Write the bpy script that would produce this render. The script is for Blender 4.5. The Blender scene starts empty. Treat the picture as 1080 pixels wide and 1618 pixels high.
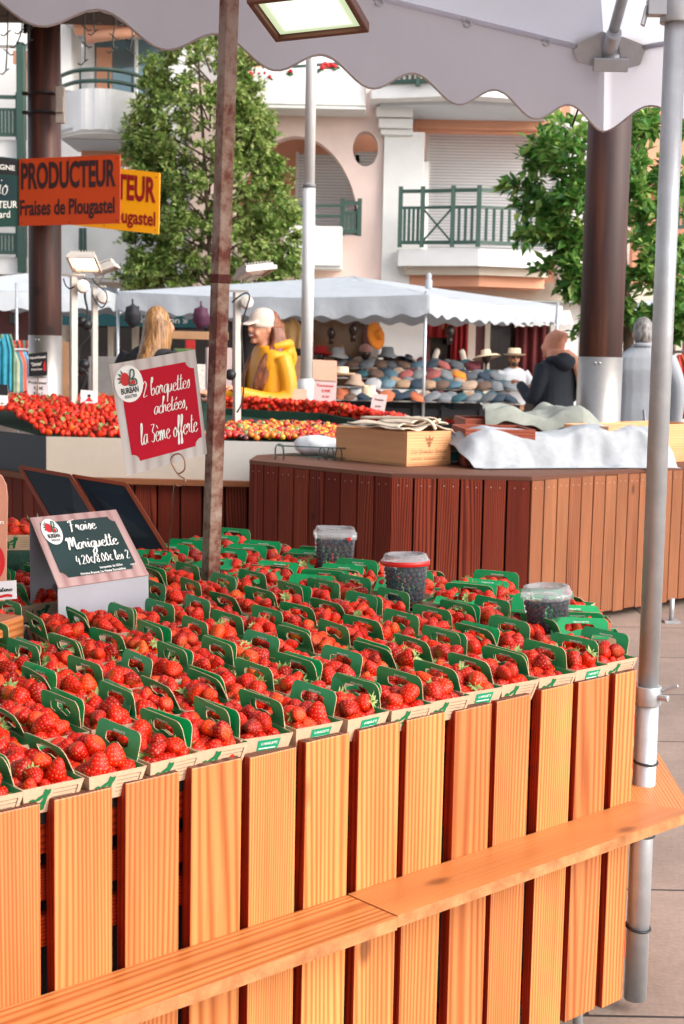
import bpy, bmesh, math, random
import numpy as np
from mathutils import Vector, Matrix, noise as mnoise
RNG = random.Random(7)
scn = bpy.context.scene
COL = scn.collection
# ------------------------------------------------------------------ camera
CF, CP, CR, CH = 2254.83, .114889, .0194854, 1.55          # focal length in photo pixels, pitch, roll, eye height
aF = np.array([0, math.cos(CP), -math.sin(CP)]); aU0 = np.array([0, math.sin(CP), math.cos(CP)]); aR0 = np.array([1., 0, 0])
aU = aU0 * math.cos(CR) - aR0 * math.sin(CR); aR = aR0 * math.cos(CR) + aU0 * math.sin(CR)
aO = np.array([0, 0, CH])
cam = bpy.data.cameras.new('camera'); camo = bpy.data.objects.new('camera', cam); COL.objects.link(camo)
camo.matrix_world = Matrix(((aR[0], aU[0], -aF[0], 0), (aR[1], aU[1], -aF[1], 0), (aR[2], aU[2], -aF[2], CH), (0, 0, 0, 1)))
cam.sensor_fit = 'VERTICAL'; cam.sensor_height = 36; cam.lens = CF * 36 / 1618
cam.clip_start = .05; cam.clip_end = 400
cam.dof.use_dof = True; cam.dof.focus_distance = 3.2; cam.dof.aperture_fstop = 11
scn.camera = camo
# ------------------------------------------------------------------ light
SUN_AZ, SUN_EL = 118, 33           # clockwise from straight ahead, above the horizon
W = bpy.data.worlds.new('World'); scn.world = W; W.use_nodes = True
nt = W.node_tree; sky = nt.nodes.new('ShaderNodeTexSky'); sky.sky_type = 'NISHITA'; sky.sun_disc = False
sky.sun_elevation = math.radians(SUN_EL); sky.sun_rotation = math.radians(SUN_AZ); sky.air_density = 1.0; sky.dust_density = 3.0; sky.ozone_density = 1.0
bg = nt.nodes['Background']; hs = nt.nodes.new('ShaderNodeHueSaturation'); hs.inputs['Saturation'].default_value = .45; nt.links.new(sky.outputs[0], hs.inputs['Color']); nt.links.new(hs.outputs[0], bg.inputs[0]); bg.inputs[1].default_value = .15
sl = bpy.data.lights.new('sun', 'SUN'); sl.energy = .72; sl.angle = math.radians(36); sl.color = (1, .93, .84)
so = bpy.data.objects.new('sun', sl); COL.objects.link(so)
a, e = math.radians(SUN_AZ), math.radians(SUN_EL)
so.rotation_euler = Vector((math.sin(a) * math.cos(e), math.cos(a) * math.cos(e), math.sin(e))).to_track_quat('Z', 'Y').to_euler()
scn.view_settings.view_transform = 'Standard'; scn.view_settings.look = 'None'; scn.view_settings.exposure = 1.42
scn.view_settings.gamma = 1; scn.view_settings.use_curve_mapping = False
scn.cycles.max_bounces = 8; scn.cycles.transparent_max_bounces = 24; scn.cycles.diffuse_bounces = 4; scn.cycles.glossy_bounces = 3
scn.cycles.use_denoising = True; scn.cycles.caustics_reflective = False; scn.cycles.caustics_refractive = False
# ------------------------------------------------------------------ measuring: a pixel of the photo plus a real depth or height
def ray(x, y): return aF * CF + aR * (x - 540) + aU * (809 - y)
def onz(x, y, z): d = ray(x, y); return Vector(aO + d * (z - CH) / d[2])
def onY(x, y, Y): d = ray(x, y); return Vector(aO + d * Y / d[1])
TH = math.radians(47.656)
DU = Vector((math.sin(TH), math.cos(TH), 0)); DV = Vector((-math.cos(TH), math.sin(TH), 0)); ZZ = Vector((0, 0, 1))
DR = Vector((math.sin(TH - math.pi / 4), math.cos(TH - math.pi / 4), 0))
SC = onz(1005, 1055, .86); SC.z = 0
def st(u, v, z=0): return SC + DU * u + DV * v + ZZ * z          # stall coordinates: along the front, away from it, up
def uvof(P): q = Vector(P) - SC; return q.dot(DU), q.dot(DV)
def V(*a): return Vector(a)
# ------------------------------------------------------------------ materials
def srgb(h):
    if isinstance(h, str):
        h = h.lstrip('#'); c = [int(h[i:i + 2], 16) / 255 for i in (0, 2, 4)]
        return tuple(x / 12.92 if x <= .04045 else ((x + .055) / 1.055) ** 2.4 for x in c)
    return tuple(h)
class NT:
    def __init__(s, name):
        s.m = bpy.data.materials.new(name); s.m.use_nodes = True; s.t = s.m.node_tree
        s.b = s.t.nodes['Principled BSDF']; s.out = s.t.nodes['Material Output']
    def n(s, typ, **k):
        q = s.t.nodes.new('ShaderNode' + typ)
        for a, b in k.items():
            if a.startswith('i_'):
                key = a[2:]; key = int(key) if key.isdigit() else key.replace('_', ' ')
                if isinstance(b, bpy.types.NodeSocket): s.t.links.new(b, q.inputs[key])
                else: q.inputs[key].default_value = b
            else: setattr(q, a, b)
        return q
    def l(s, a, b): s.t.links.new(a, b)
    def ramp(s, fac, stops):
        r = s.n('ValToRGB'); s.l(fac, r.inputs[0]); el = r.color_ramp.elements
        while len(el) < len(stops): el.new(.5)
        for q, (p, c) in zip(el, stops):
            q.position = p; q.color = (*c, 1) if len(c) == 3 else c
        return r.outputs[0]
    def math(s, op, a, b=0., c=None):
        q = s.n('Math', operation=op)
        for i, x in enumerate((a, b) if c is None else (a, b, c)):
            if isinstance(x, (int, float)): q.inputs[i].default_value = x
            else: s.l(x, q.inputs[i])
        return q.outputs[0]
    def mixc(s, fac, a, b, bl='MIX'):
        q = s.n('Mix', data_type='RGBA', blend_type=bl)
        for i, x in ((0, fac), (6, a), (7, b)):
            if isinstance(x, (int, float)): q.inputs[i].default_value = x
            elif isinstance(x, tuple): q.inputs[i].default_value = (*x, 1)[:4]
            else: s.l(x, q.inputs[i])
        return q.outputs[2]
    def bump(s, h, strength=.3, dist=.01):
        q = s.n('Bump'); q.inputs['Strength'].default_value = strength; q.inputs['Distance'].default_value = dist
        s.l(h, q.inputs['Height']); s.l(q.outputs[0], s.b.inputs['Normal'])
MATS = {}
def M(name, col, rough=.6, metal=0., var=.18, scale=9., bump=0., bscale=60., spec=.5, emit=0., alpha=1., coat=0., hue=None, isl=0.):
    if name in MATS: return MATS[name]
    t = NT(name); c = srgb(col); tc = t.n('TexCoord'); co = tc.outputs['Object']
    nz = t.n('TexNoise', i_Vector=co, i_Scale=scale, i_Detail=5., i_Roughness=.62)
    lo = tuple(x * (1 - var) for x in c); hi = tuple(min(1, x * (1 + var)) for x in c)
    if hue: hi = srgb(hue)
    f = t.ramp(nz.outputs[0], [(.3, lo), (.72, hi)])
    if isl:
        g = t.n('NewGeometry'); v = t.math('MULTIPLY_ADD', g.outputs['Random Per Island'], 2 * isl, 1 - isl)
        f = t.mixc(1., f, t.n('CombineColor', i_0=v, i_1=v, i_2=v).outputs[0], 'MULTIPLY')
    t.l(f, t.b.inputs['Base Color'])
    t.b.inputs['Roughness'].default_value = rough; t.b.inputs['Metallic'].default_value = metal
    t.b.inputs['Specular IOR Level'].default_value = spec; t.b.inputs['Coat Weight'].default_value = coat
    if bump:
        bz = t.n('TexNoise', i_Vector=co, i_Scale=bscale, i_Detail=4.); t.bump(bz.outputs[0], bump, .01)
    if emit:
        t.b.inputs['Emission Color'].default_value = (*c, 1); t.b.inputs['Emission Strength'].default_value = emit
    if alpha < 1: t.b.inputs['Alpha'].default_value = alpha
    MATS[name] = t.m; return t.m
def wood(name, light, dark, mid=None, rings=9., rough=.42, coat=.25, stretch=.09, streak=.5, isl=.16, knots=True, bump=.12, spec=.4):
    """boards: UV is metres across and along the grain, each board offset at random"""
    t = NT(name); uv = t.n('UVMap').outputs[0]
    mp = t.n('Mapping', i_Vector=uv); mp.inputs['Scale'].default_value = (6.5, 6.5 * stretch, 1)
    n1 = t.n('TexNoise', i_Vector=mp.outputs[0], i_Scale=1., i_Detail=1.6, i_Roughness=.4)
    gi = t.n('NewGeometry').outputs['Random Per Island']; su = t.n('SeparateXYZ', i_Vector=uv).outputs[0]
    fq = t.math('MULTIPLY_ADD', t.math('POWER', t.math('FRACT', t.math('MULTIPLY', gi, 7.31)), 1.5), 900., 330.)
    r = t.math('ADD', t.math('MULTIPLY', n1.outputs[0], rings * 6.283 * 1.3), t.math('MULTIPLY', su, fq))
    s = t.math('SINE', r); s = t.math('MULTIPLY_ADD', s, .5, .5); s = t.math('POWER', s, 1.7)
    mp2 = t.n('Mapping', i_Vector=uv); mp2.inputs['Scale'].default_value = (150, 2.2, 1)
    n2 = t.n('TexNoise', i_Vector=mp2.outputs[0], i_Scale=1., i_Detail=3.)
    mp3 = t.n('Mapping', i_Vector=uv); mp3.inputs['Scale'].default_value = (9, 1.1, 1)
    n3 = t.n('TexNoise', i_Vector=mp3.outputs[0], i_Scale=1., i_Detail=4.)
    g = t.math('ADD', t.math('MULTIPLY', s, 1 - streak), t.math('MULTIPLY', n2.outputs[0], streak))
    L, D = srgb(light), srgb(dark); Mi = srgb(mid) if mid else tuple((a + b) / 2 for a, b in zip(L, D))
    c = t.ramp(g, [(.12, L), (.5, Mi), (.92, D)])
    c2 = t.ramp(n3.outputs[0], [(.25, (.62, .56, .52)), (.6, (1, 1, 1))])
    c = t.mixc(.75, c, c2, 'MULTIPLY')
    gm = t.n('NewGeometry'); v = t.math('MULTIPLY_ADD', gm.outputs['Random Per Island'], 2 * isl, 1 - isl)
    v2 = t.math('MULTIPLY_ADD', gm.outputs['Random Per Island'], 3.2 * isl, 1 - 1.6 * isl)
    c = t.mixc(1., c, t.n('CombineColor', i_0=v, i_1=v2, i_2=v2).outputs[0], 'MULTIPLY')
    if knots:
        mk = t.n('Mapping', i_Vector=uv); mk.inputs['Scale'].default_value = (5, 2.4, 1)
        vk = t.n('TexVoronoi', i_Vector=mk.outputs[0], i_Scale=1., feature='F1')
        k = t.ramp(vk.outputs['Distance'], [(.045, (1, 1, 1)), (.1, (0, 0, 0))])
        c = t.mixc(t.math('MULTIPLY', t.n('SeparateColor', i_0=k).outputs[0], .7), c, tuple(x * .3 for x in D))
    t.l(c, t.b.inputs['Base Color'])
    t.l(t.math('MULTIPLY_ADD', n3.outputs[0], .3, rough - .15), t.b.inputs['Roughness'])
    t.b.inputs['Coat Weight'].default_value = coat; t.b.inputs['Coat Roughness'].default_value = .3; t.b.inputs['Specular IOR Level'].default_value = spec
    t.bump(g, bump, .002); MATS[name] = t.m; return t.m
# ------------------------------------------------------------------ mesh builder
def rmat(rx=0, ry=0, rz=0): return (Matrix.Rotation(rz, 3, 'Z') @ Matrix.Rotation(ry, 3, 'Y') @ Matrix.Rotation(rx, 3, 'X'))
def axes(x, y, z): return Matrix((x, y, z)).transposed()
def catmull(P, n=6, closed=False):
    P = [Vector(p) for p in P]; out = []; N = len(P)
    for i in range(N if closed else N - 1):
        g = lambda k: P[k % N] if closed else P[max(0, min(N - 1, k))]
        p0, p1, p2, p3 = g(i - 1), g(i), g(i + 1), g(i + 2)
        for k in range(n):
            t = k / n
            out.append(.5 * ((2 * p1) + (p2 - p0) * t + (2 * p0 - 5 * p1 + 4 * p2 - p3) * t * t + (3 * p1 - p0 - 3 * p2 + p3) * t ** 3))
    if not closed: out.append(P[-1])
    return out
class MB:
    def __init__(s): s.v = []; s.f = []; s.uv = []; s.mi = []; s.sm = []
    def add(s, vs, fs, uvs=None, mat=0, smooth=False):
        o = len(s.v); s.v += [tuple(p) for p in vs]
        for i, f in enumerate(fs):
            s.f.append([o + k for k in f]); s.mi.append(mat if isinstance(mat, int) else mat[i]); s.sm.append(smooth)
            s.uv.append(uvs[i] if uvs else [(vs[k][0], vs[k][1]) for k in f])
        return o
    def box(s, c, size, R=None, mat=0, grain=None, taper=1.):
        c = Vector(c); h = [x / 2 for x in size]; R = R or Matrix.Identity(3)
        L = [Vector((x * h[0] * (taper if z > 0 else 1), y * h[1] * (taper if z > 0 else 1), z * h[2])) for z in (-1, 1) for y in (-1, 1) for x in (-1, 1)]
        F = [(0, 2, 3, 1), (4, 5, 7, 6), (0, 1, 5, 4), (2, 6, 7, 3), (0, 4, 6, 2), (1, 3, 7, 5)]
        N = [2, 2, 1, 1, 0, 0]
        g = grain if grain is not None else max(range(3), key=lambda k: size[k])
        ou, ov = RNG.uniform(0, 50), RNG.uniform(0, 50); U = []
        for f, n in zip(F, N):
            r = [k for k in range(3) if k != n]
            if g in r: va = g; ua = [k for k in r if k != g][0]
            else: ua, va = r
            U.append([(L[k][ua] + ou + n * 3.7, L[k][va] + ov) for k in f])
        s.add([c + R @ p for p in L], F, U, mat)
    def beam(s, A, B, w, d, side=None, mat=0):
        A, B = Vector(A), Vector(B); z = (B - A); L = z.length; z.normalize()
        x = Vector(side) if side is not None else (Vector((0, 0, 1)).cross(z) if abs(z.z) < .95 else Vector((1, 0, 0)))
        x = (x - z * x.dot(z)).normalized(); y = z.cross(x)
        s.box((A + B) / 2, (w, d, L), axes(x, y, z), mat, 2)
    def tube(s, P, r, n=8, mat=0, caps=True, smooth=True, closed=False, flat=1.):
        P = [Vector(p) for p in P]; N = len(P); rs = r if isinstance(r, (list, tuple)) else [r] * N
        vs = []; prev = None; acc = 0; T = []
        for i in range(N):
            t = (P[(i + 1) % N] - P[i - 1]) if closed else (P[min(i + 1, N - 1)] - P[max(i - 1, 0)])
            t.normalize()
            if prev is None: x = t.orthogonal().normalized()
            else: x = (prev - t * prev.dot(t)).normalized()
            prev = x; y = t.cross(x)
            if i: acc += (P[i] - P[i - 1]).length
            T.append(acc)
            for k in range(n):
                a = 2 * math.pi * k / n; vs.append(P[i] + (x * math.cos(a) + y * math.sin(a) * flat) * rs[i])
        fs = []; us = []; ou = RNG.uniform(0, 20)
        for i in range(N if closed else N - 1):
            j = (i + 1) % N
            for k in range(n):
                k2 = (k + 1) % n; fs.append((i * n + k, i * n + k2, j * n + k2, j * n + k))
                u0, u1 = ou + k / n * 6.28 * rs[i], ou + (k + 1) / n * 6.28 * rs[i]; us.append([(u0, T[i]), (u1, T[i]), (u1, T[j]), (u0, T[j])])
        o = s.add(vs, fs, us, mat, smooth)
        if caps and not closed:
            for fl in ([k for k in range(n)][::-1], [(N - 1) * n + k for k in range(n)]):
                s.f.append([o + k for k in fl]); s.mi.append(mat); s.sm.append(False); s.uv.append([(vs[k][0], vs[k][1]) for k in fl])
    def lathe(s, prof, c=(0, 0, 0), n=24, R=None, mat=0, smooth=True, sx=1., sy=1., fn=None):
        c = Vector(c); R = R or Matrix.Identity(3); vs = []; L = [0]
        for i in range(1, len(prof)): L.append(L[-1] + math.dist(prof[i], prof[i - 1]))
        for (r, z) in prof:
            for k in range(n):
                a = 2 * math.pi * k / n; p = Vector((r * math.cos(a) * sx, r * math.sin(a) * sy, z))
                if fn: p = fn(p, a)
                vs.append(c + R @ p)
        fs = []; us = []; T = L[-1] or 1
        for i in range(len(prof) - 1):
            for k in range(n):
                k2 = (k + 1) % n; fs.append((i * n + k, i * n + k2, (i + 1) * n + k2, (i + 1) * n + k))
                us.append([(k / n, L[i] / T), ((k + 1) / n, L[i] / T), ((k + 1) / n, L[i + 1] / T), (k / n, L[i + 1] / T)])
        s.add(vs, fs, us, mat, smooth)
    def ell(s, c, r, R=None, n=16, m=10, mat=0, fn=None):
        prof = [(max(1e-5, math.sin(math.pi * i / m)), -math.cos(math.pi * i / m)) for i in range(m + 1)]
        r = (r, r, r) if isinstance(r, (int, float)) else r
        s.lathe(prof, c, n, R, mat, True, 1, 1, lambda p, a: (lambda q: fn(q) if fn else q)(Vector((p.x * r[0], p.y * r[1], p.z * r[2]))))
    def prism(s, poly, o, x, y, depth, mat=0, both=True, emat=None):
        """outline in the plane o + x*a + y*b, given a thickness along x cross y (towards minus)"""
        o, x, y = Vector(o), Vector(x), Vector(y); n = x.cross(y).normalized(); N = len(poly)
        A = [o + x * a + y * b for a, b in poly]; B = [p - n * depth for p in A]
        ou = RNG.uniform(0, 30); uvp = [(a + ou, b + ou) for a, b in poly]
        fs = [list(range(N))]; us = [uvp]
        if both: fs.append([N + k for k in range(N)][::-1]); us.append(uvp[::-1])
        s.add(A + B, fs, us, mat)
        s.add(A + B, [(k, N + k, N + (k + 1) % N, (k + 1) % N) for k in range(N)], [[(poly[k][0] + ou, 0), (poly[k][0] + ou, depth), (poly[(k + 1) % N][0] + ou, depth), (poly[(k + 1) % N][0] + ou, 0)] for k in range(N)], mat if emat is None else emat)
    def slab(s, pts, z0, z1, mat=0):
        A = [Vector((p[0], p[1], z1)) for p in pts]
        s.prism([(p.x, p.y) for p in A], (0, 0, z1), (1, 0, 0), (0, 1, 0), z1 - z0, mat)
    def ribbon(s, P, w, nrm, mat=0):
        """flat stroke along P"""
        vs = []; N = len(P)
        for i in range(N):
            t = (P[min(i + 1, N - 1)] - P[max(i - 1, 0)]).normalized(); q = nrm.cross(t).normalized() * (w[i] if isinstance(w, list) else w) / 2
            vs += [P[i] - q, P[i] + q]
        s.add(vs, [(2 * i, 2 * i + 2, 2 * i + 3, 2 * i + 1) for i in range(N - 1)], None, mat)
    def grid(s, fn, nu, nv, mat=0, smooth=True, su=1., sv=1., close_u=False):
        vs = [fn(i / nu, j / nv) for j in range(nv + 1) for i in range(nu + 1)]
        fs = []; us = []; W_ = nu + 1
        for j in range(nv):
            for i in range(nu):
                fs.append((j * W_ + i, j * W_ + i + 1, (j + 1) * W_ + i + 1, (j + 1) * W_ + i))
                us.append([(i / nu * su, j / nv * sv), ((i + 1) / nu * su, j / nv * sv), ((i + 1) / nu * su, (j + 1) / nv * sv), (i / nu * su, (j + 1) / nv * sv)])
        s.add(vs, fs, us, mat, smooth)
    def merge(s, o, T=None, mat=None):
        vs = [(T @ Vector(p)) for p in o.v] if T is not None else o.v
        b = len(s.v); s.v += [tuple(p) for p in vs]
        for f, m_, sm, u in zip(o.f, o.mi, o.sm, o.uv):
            s.f.append([b + k for k in f]); s.mi.append(m_ if mat is None else mat); s.sm.append(sm); s.uv.append(u)
    def mesh(s, name, mats):
        me = bpy.data.meshes.new(name); me.from_pydata(s.v, [], s.f)
        me.polygons.foreach_set('material_index', s.mi); me.polygons.foreach_set('use_smooth', s.sm)
        l = me.uv_layers.new(name='UVMap'); l.data.foreach_set('uv', [c for u in s.uv for p in u for c in p])
        for m in (mats if isinstance(mats, (list, tuple)) else [mats]): me.materials.append(m)
        me.update(); return me
    def build(s, name, mats, parent=None, bevel=0, seg=2, solid=0, sub=0, remesh=0, smooth_it=0, weld=0, **props):
        o = bpy.data.objects.new(name, s.mesh(name, mats)); COL.objects.link(o)
        if parent is not None: attach(o, parent)
        if weld: q = o.modifiers.new('weld', 'WELD'); q.merge_threshold = weld
        if remesh:
            q = o.modifiers.new('remesh', 'REMESH'); q.mode = 'VOXEL'; q.voxel_size = remesh; q.use_smooth_shade = True
            if smooth_it: q = o.modifiers.new('smooth', 'SMOOTH'); q.iterations = smooth_it; q.factor = .5
        if solid: q = o.modifiers.new('solid', 'SOLIDIFY'); q.thickness = solid; q.offset = 0
        if sub: q = o.modifiers.new('sub', 'SUBSURF'); q.levels = q.render_levels = sub
        if bevel: q = o.modifiers.new('bevel', 'BEVEL'); q.width = bevel; q.segments = seg; q.limit_method = 'ANGLE'; q.angle_limit = .6
        for k, v in props.items(): o[k] = v
        return o
def attach(o, p):
    o.parent = p; o.matrix_parent_inverse = Matrix.Translation(-p.location) if p.rotation_euler[2] == 0 and p.type == 'EMPTY' else Matrix.Identity(4)
def tag(o, label=None, cat=None, group=None, kind=None):
    for k, v in (('label', label), ('category', cat), ('group', group), ('kind', kind)):
        if v: o[k] = v
    return o
def thing(name, loc, label, cat, group=None):
    o = bpy.data.objects.new(name, None); COL.objects.link(o); o.location = loc; o.empty_display_size = .05
    return tag(o, label, cat, group)
def dup(root, loc=None, rz=None, label=None, group=None, rot=None, scale=None):
    def cp(o, parent):
        c = o.copy(); COL.objects.link(c)
        if parent is not None: c.parent = parent
        for ch in o.children: cp(ch, c)
        return c
    c = cp(root, None)
    if loc is not None: c.location = loc
    if rz is not None: c.rotation_euler = (0, 0, rz)
    if rot is not None: c.rotation_euler = rot
    if scale is not None: c.scale = (scale,) * 3
    return tag(c, label, None, group)
# ------------------------------------------------------------------ writing
_FONT = {}
def font_poly(txt, bold=.0, shear=0., space=1.):
    k = (txt, bold, shear, space)
    if k not in _FONT:
        cu = bpy.data.curves.new('lettering', 'FONT'); cu.body = txt; cu.offset = bold; cu.shear = shear; cu.space_character = space; cu.resolution_u = 3
        ob = bpy.data.objects.new('lettering', cu); me = ob.to_mesh()
        vs = [v.co.copy() for v in me.vertices]; fs = [list(p.vertices) for p in me.polygons]; ob.to_mesh_clear()
        bpy.data.objects.remove(ob); bpy.data.curves.remove(cu)
        x0 = min(v.x for v in vs); x1 = max(v.x for v in vs)
        _FONT[k] = ([Vector(((v.x - x0), v.y, 0)) for v in vs], fs, x1 - x0)
    return _FONT[k]
def put_text(mb, txt, fmap, x, y, h=None, w=None, mat=0, bold=.0, shear=0., space=1.):
    """fmap(a, b) -> point; the line starts at (x, y) on its baseline, capital height h, squeezed to width w"""
    vs, fs, L = font_poly(txt, bold, shear, space); cap = .69
    sx = (w / L) if w else h / cap; sy = (h / cap) if h else sx
    mb.add([fmap(x + v.x * sx, y + v.y * sy) for v in vs], fs, [[(0, 0)] * len(f) for f in fs], mat)
_e = [(.08, .5), (.55, .62), (.7, .88), (.45, 1.02), (.12, .7), (.15, .18), (.5, 0), (.9, .3)]
GL = {
 'a': (.95, [[(.8, .85), (.5, 1.02), (.12, .6), (.15, .08), (.45, .05), (.75, .6), (.84, 1.), (.78, .25), (1.0, .08)]]),
 'b': (.9, [[(.3, 1.5), (.5, 2.1), (.3, 2.2), (.12, 1.4), (.12, .2), (.4, 0), (.75, .4), (.6, .9), (.2, .6)]]),
 'c': (.72, [[(.7, .85), (.45, 1.02), (.12, .6), (.18, .12), (.45, 0), (.75, .3)]]),
 'd': (.95, [[(.8, .85), (.5, 1.02), (.12, .6), (.15, .08), (.45, .05), (.75, .6), (.9, 2.1), (.78, .25), (1.0, .08)]]),
 'e': (.82, [_e]), 'é': (.82, [_e, [(.4, 1.3), (.68, 1.68)]]), 'è': (.82, [_e, [(.62, 1.3), (.3, 1.68)]]),
 'f': (.62, [[(.02, .4), (.4, 1.1), (.62, 2.0), (.4, 2.15), (.25, 1.3), (.2, 0), (.15, -.85), (.4, -.7), (.3, 0), (.62, .45)]]),
 'g': (.92, [[(.78, .85), (.5, 1.02), (.12, .6), (.2, .08), (.5, .1), (.78, .75), (.82, 1.), (.76, -.6), (.4, -1.0), (.15, -.7), (.9, .25)]]),
 'q': (.92, [[(.78, .85), (.5, 1.02), (.12, .6), (.2, .08), (.5, .1), (.78, .75), (.82, 1.), (.72, -.9), (.7, -1.0), (.95, .2)]]),
 'h': (.92, [[(.3, 1.5), (.45, 2.1), (.25, 2.1), (.12, 1.), (.1, 0), (.3, .75), (.6, 1.), (.7, .6), (.7, .15), (.95, .15)]]),
 'i': (.5, [[(.1, .5), (.25, 1.), (.2, .2), (.5, .15)], [(.3, 1.4), (.34, 1.5)]]),
 'l': (.55, [[(.05, .4), (.45, 1.5), (.45, 2.15), (.25, 2.0), (.15, .3), (.3, 0), (.58, .3)]]),
 'm': (1.4, [[(.05, .7), (.18, 1.), (.14, 0), (.35, .8), (.55, 1.), (.6, 0), (.8, .8), (1.02, 1.), (1.08, .2), (1.4, .15)]]),
 'n': (.95, [[(.05, .7), (.18, 1.), (.14, 0), (.35, .8), (.6, 1.), (.68, .2), (.95, .15)]]),
 'o': (.85, [[(.5, 1.), (.12, .6), (.2, .05), (.55, .05), (.75, .55), (.5, 1.), (.45, .8), (.85, .85)]]),
 'r': (.72, [[(.05, .6), (.2, 1.1), (.3, .9), (.5, .98), (.42, .3), (.72, .1)]]),
 's': (.7, [[(.02, .2), (.45, 1.1), (.55, .4), (.35, 0), (.1, .1)]]),
 't': (.6, [[(.35, 1.9), (.22, 1.), (.18, .2), (.35, 0), (.62, .25)], [(.0, 1.25), (.65, 1.4)]]),
 'u': (.95, [[(.12, 1.), (.1, .3), (.3, 0), (.6, .4), (.74, 1.), (.7, .2), (.98, .15)]]),
 'v': (.8, [[(.08, 1.), (.3, 0), (.65, 1.)]]),
 'F': (1.15, [[(.45, 1.9), (.38, 1.), (.28, 0), (.1, -.1)], [(-.05, 1.55), (.1, 1.85), (.6, 1.95), (1.2, 2.1)], [(.1, 1.05), (.85, 1.15)]]),
 'M': (1.7, [[(.0, 1.5), (.3, 2.0), (.35, 1.2), (.25, 0), (.5, 1.2), (.8, 2.0), (.85, .5), (1.1, 1.4), (1.4, 2.0), (1.4, .8), (1.5, 0), (1.75, .2)]]),
 'R': (1.2, [[(.3, 1.9), (.2, 0)], [(.05, 1.7), (.6, 2.05), (.95, 1.6), (.35, 1.), (1.1, 0)]]),
 'L': (1.1, [[(.7, 1.8), (.55, 2.05), (.35, 1.2), (.2, .1), (.05, .1), (.6, 0), (1.0, .2)]]),
 'G': (1.2, [[(1., 1.7), (.7, 2.05), (.15, 1.2), (.3, .1), (.8, .2), (.95, .9), (.6, .85), (1., .9), (.85, -.6)]]),
 'C': (1.1, [[(.95, 1.7), (.7, 2.05), (.15, 1.2), (.3, .05), (.7, .05), (1.05, .4)]]),
 '2': (.95, [[(.1, 1.5), (.45, 1.9), (.75, 1.4), (.1, .05), (.9, .15)]]), '3': (.9, [[(.1, 1.8), (.75, 1.8), (.35, 1.15), (.75, .75), (.5, .02), (.05, .2)]]),
 '4': (.95, [[(.3, 1.9), (.08, .75), (.85, .8)], [(.68, 1.4), (.6, -.1)]]), '8': (.9, [[(.75, 1.55), (.45, 1.9), (.15, 1.45), (.7, .6), (.45, .0), (.12, .4), (.7, 1.3), (.75, 1.55)]]),
 '0': (.95, [[(.5, 1.9), (.12, 1.), (.4, .02), (.8, .8), (.5, 1.9)]]), '.': (.4, [[(.15, .02), (.22, .12)]]), ',': (.4, [[(.25, .1), (.12, -.35)]]),
 '/': (.7, [[(.05, -.2), (.65, 2.1)]]), '€': (.8, [[(.75, 1.1), (.5, 1.3), (.2, .65), (.5, .05), (.78, .25)], [(.02, .8), (.6, .85)], [(.02, .5), (.55, .55)]]), ' ': (.65, [])}
def script_len(txt): return sum(GL[c][0] for c in txt)
def put_script(mb, txt, fmap, x, y, w, sy=1., mat=0, pen=.17, slant=.14):
    """brush handwriting: w is the line's width, sy stretches its height"""
    s = w / script_len(txt); P0 = Vector(fmap(x, y)); nrm = (Vector(fmap(x + .01, y)) - P0).cross(Vector(fmap(x, y + .01)) - P0).normalized()
    cx = x; pen = pen * (Vector(fmap(x + .01, y)) - P0).length / .01
    for ch in txt:
        for stk in GL[ch][1]:
            q = catmull([(a, b, 0) for a, b in stk], 5); P = [Vector(fmap(cx + (p.x + slant * p.y) * s, y + p.y * s * sy)) for p in q]
            wd = []
            for i in range(len(q)):
                d = q[min(i + 1, len(q) - 1)] - q[max(i - 1, 0)]
                wd.append(pen * s * (.55 + .75 * max(0, abs(d.y) / (d.length + 1e-6)) ** 2) * (.6 if i in (0, len(q) - 1) else 1))
            mb.ribbon(P, wd, nrm, mat)
        cx += GL[ch][0] * s
def quadmap(TL, TR, BR, BL, lift=.0015):
    TL, TR, BR, BL = map(Vector, (TL, TR, BR, BL)); n = (TR - TL).cross(TL - BL).normalized()
    def f(a, b, k=1.): return BL * (1 - a) * (1 - b) + BR * a * (1 - b) + TR * a * b + TL * (1 - a) * b + n * lift * k
    return f
def disc(mb, f, cx, cy, rx, ry, k=1., mat=0, n=28, a0=0, a1=2 * math.pi):
    P = [f(cx + rx * math.cos(a0 + (a1 - a0) * i / n), cy + ry * math.sin(a0 + (a1 - a0) * i / n), k) for i in range(n)]
    mb.add(P, [list(range(n))], None, mat)
def rect(mb, f, x0, y0, x1, y1, k=1., mat=0): mb.add([f(x0, y0, k), f(x1, y0, k), f(x1, y1, k), f(x0, y1, k)], [(0, 1, 2, 3)], None, mat)
def polyf(mb, f, pts, k=1., mat=0): mb.add([f(a, b, k) for a, b in pts], [list(range(len(pts)))], None, mat)
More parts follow.
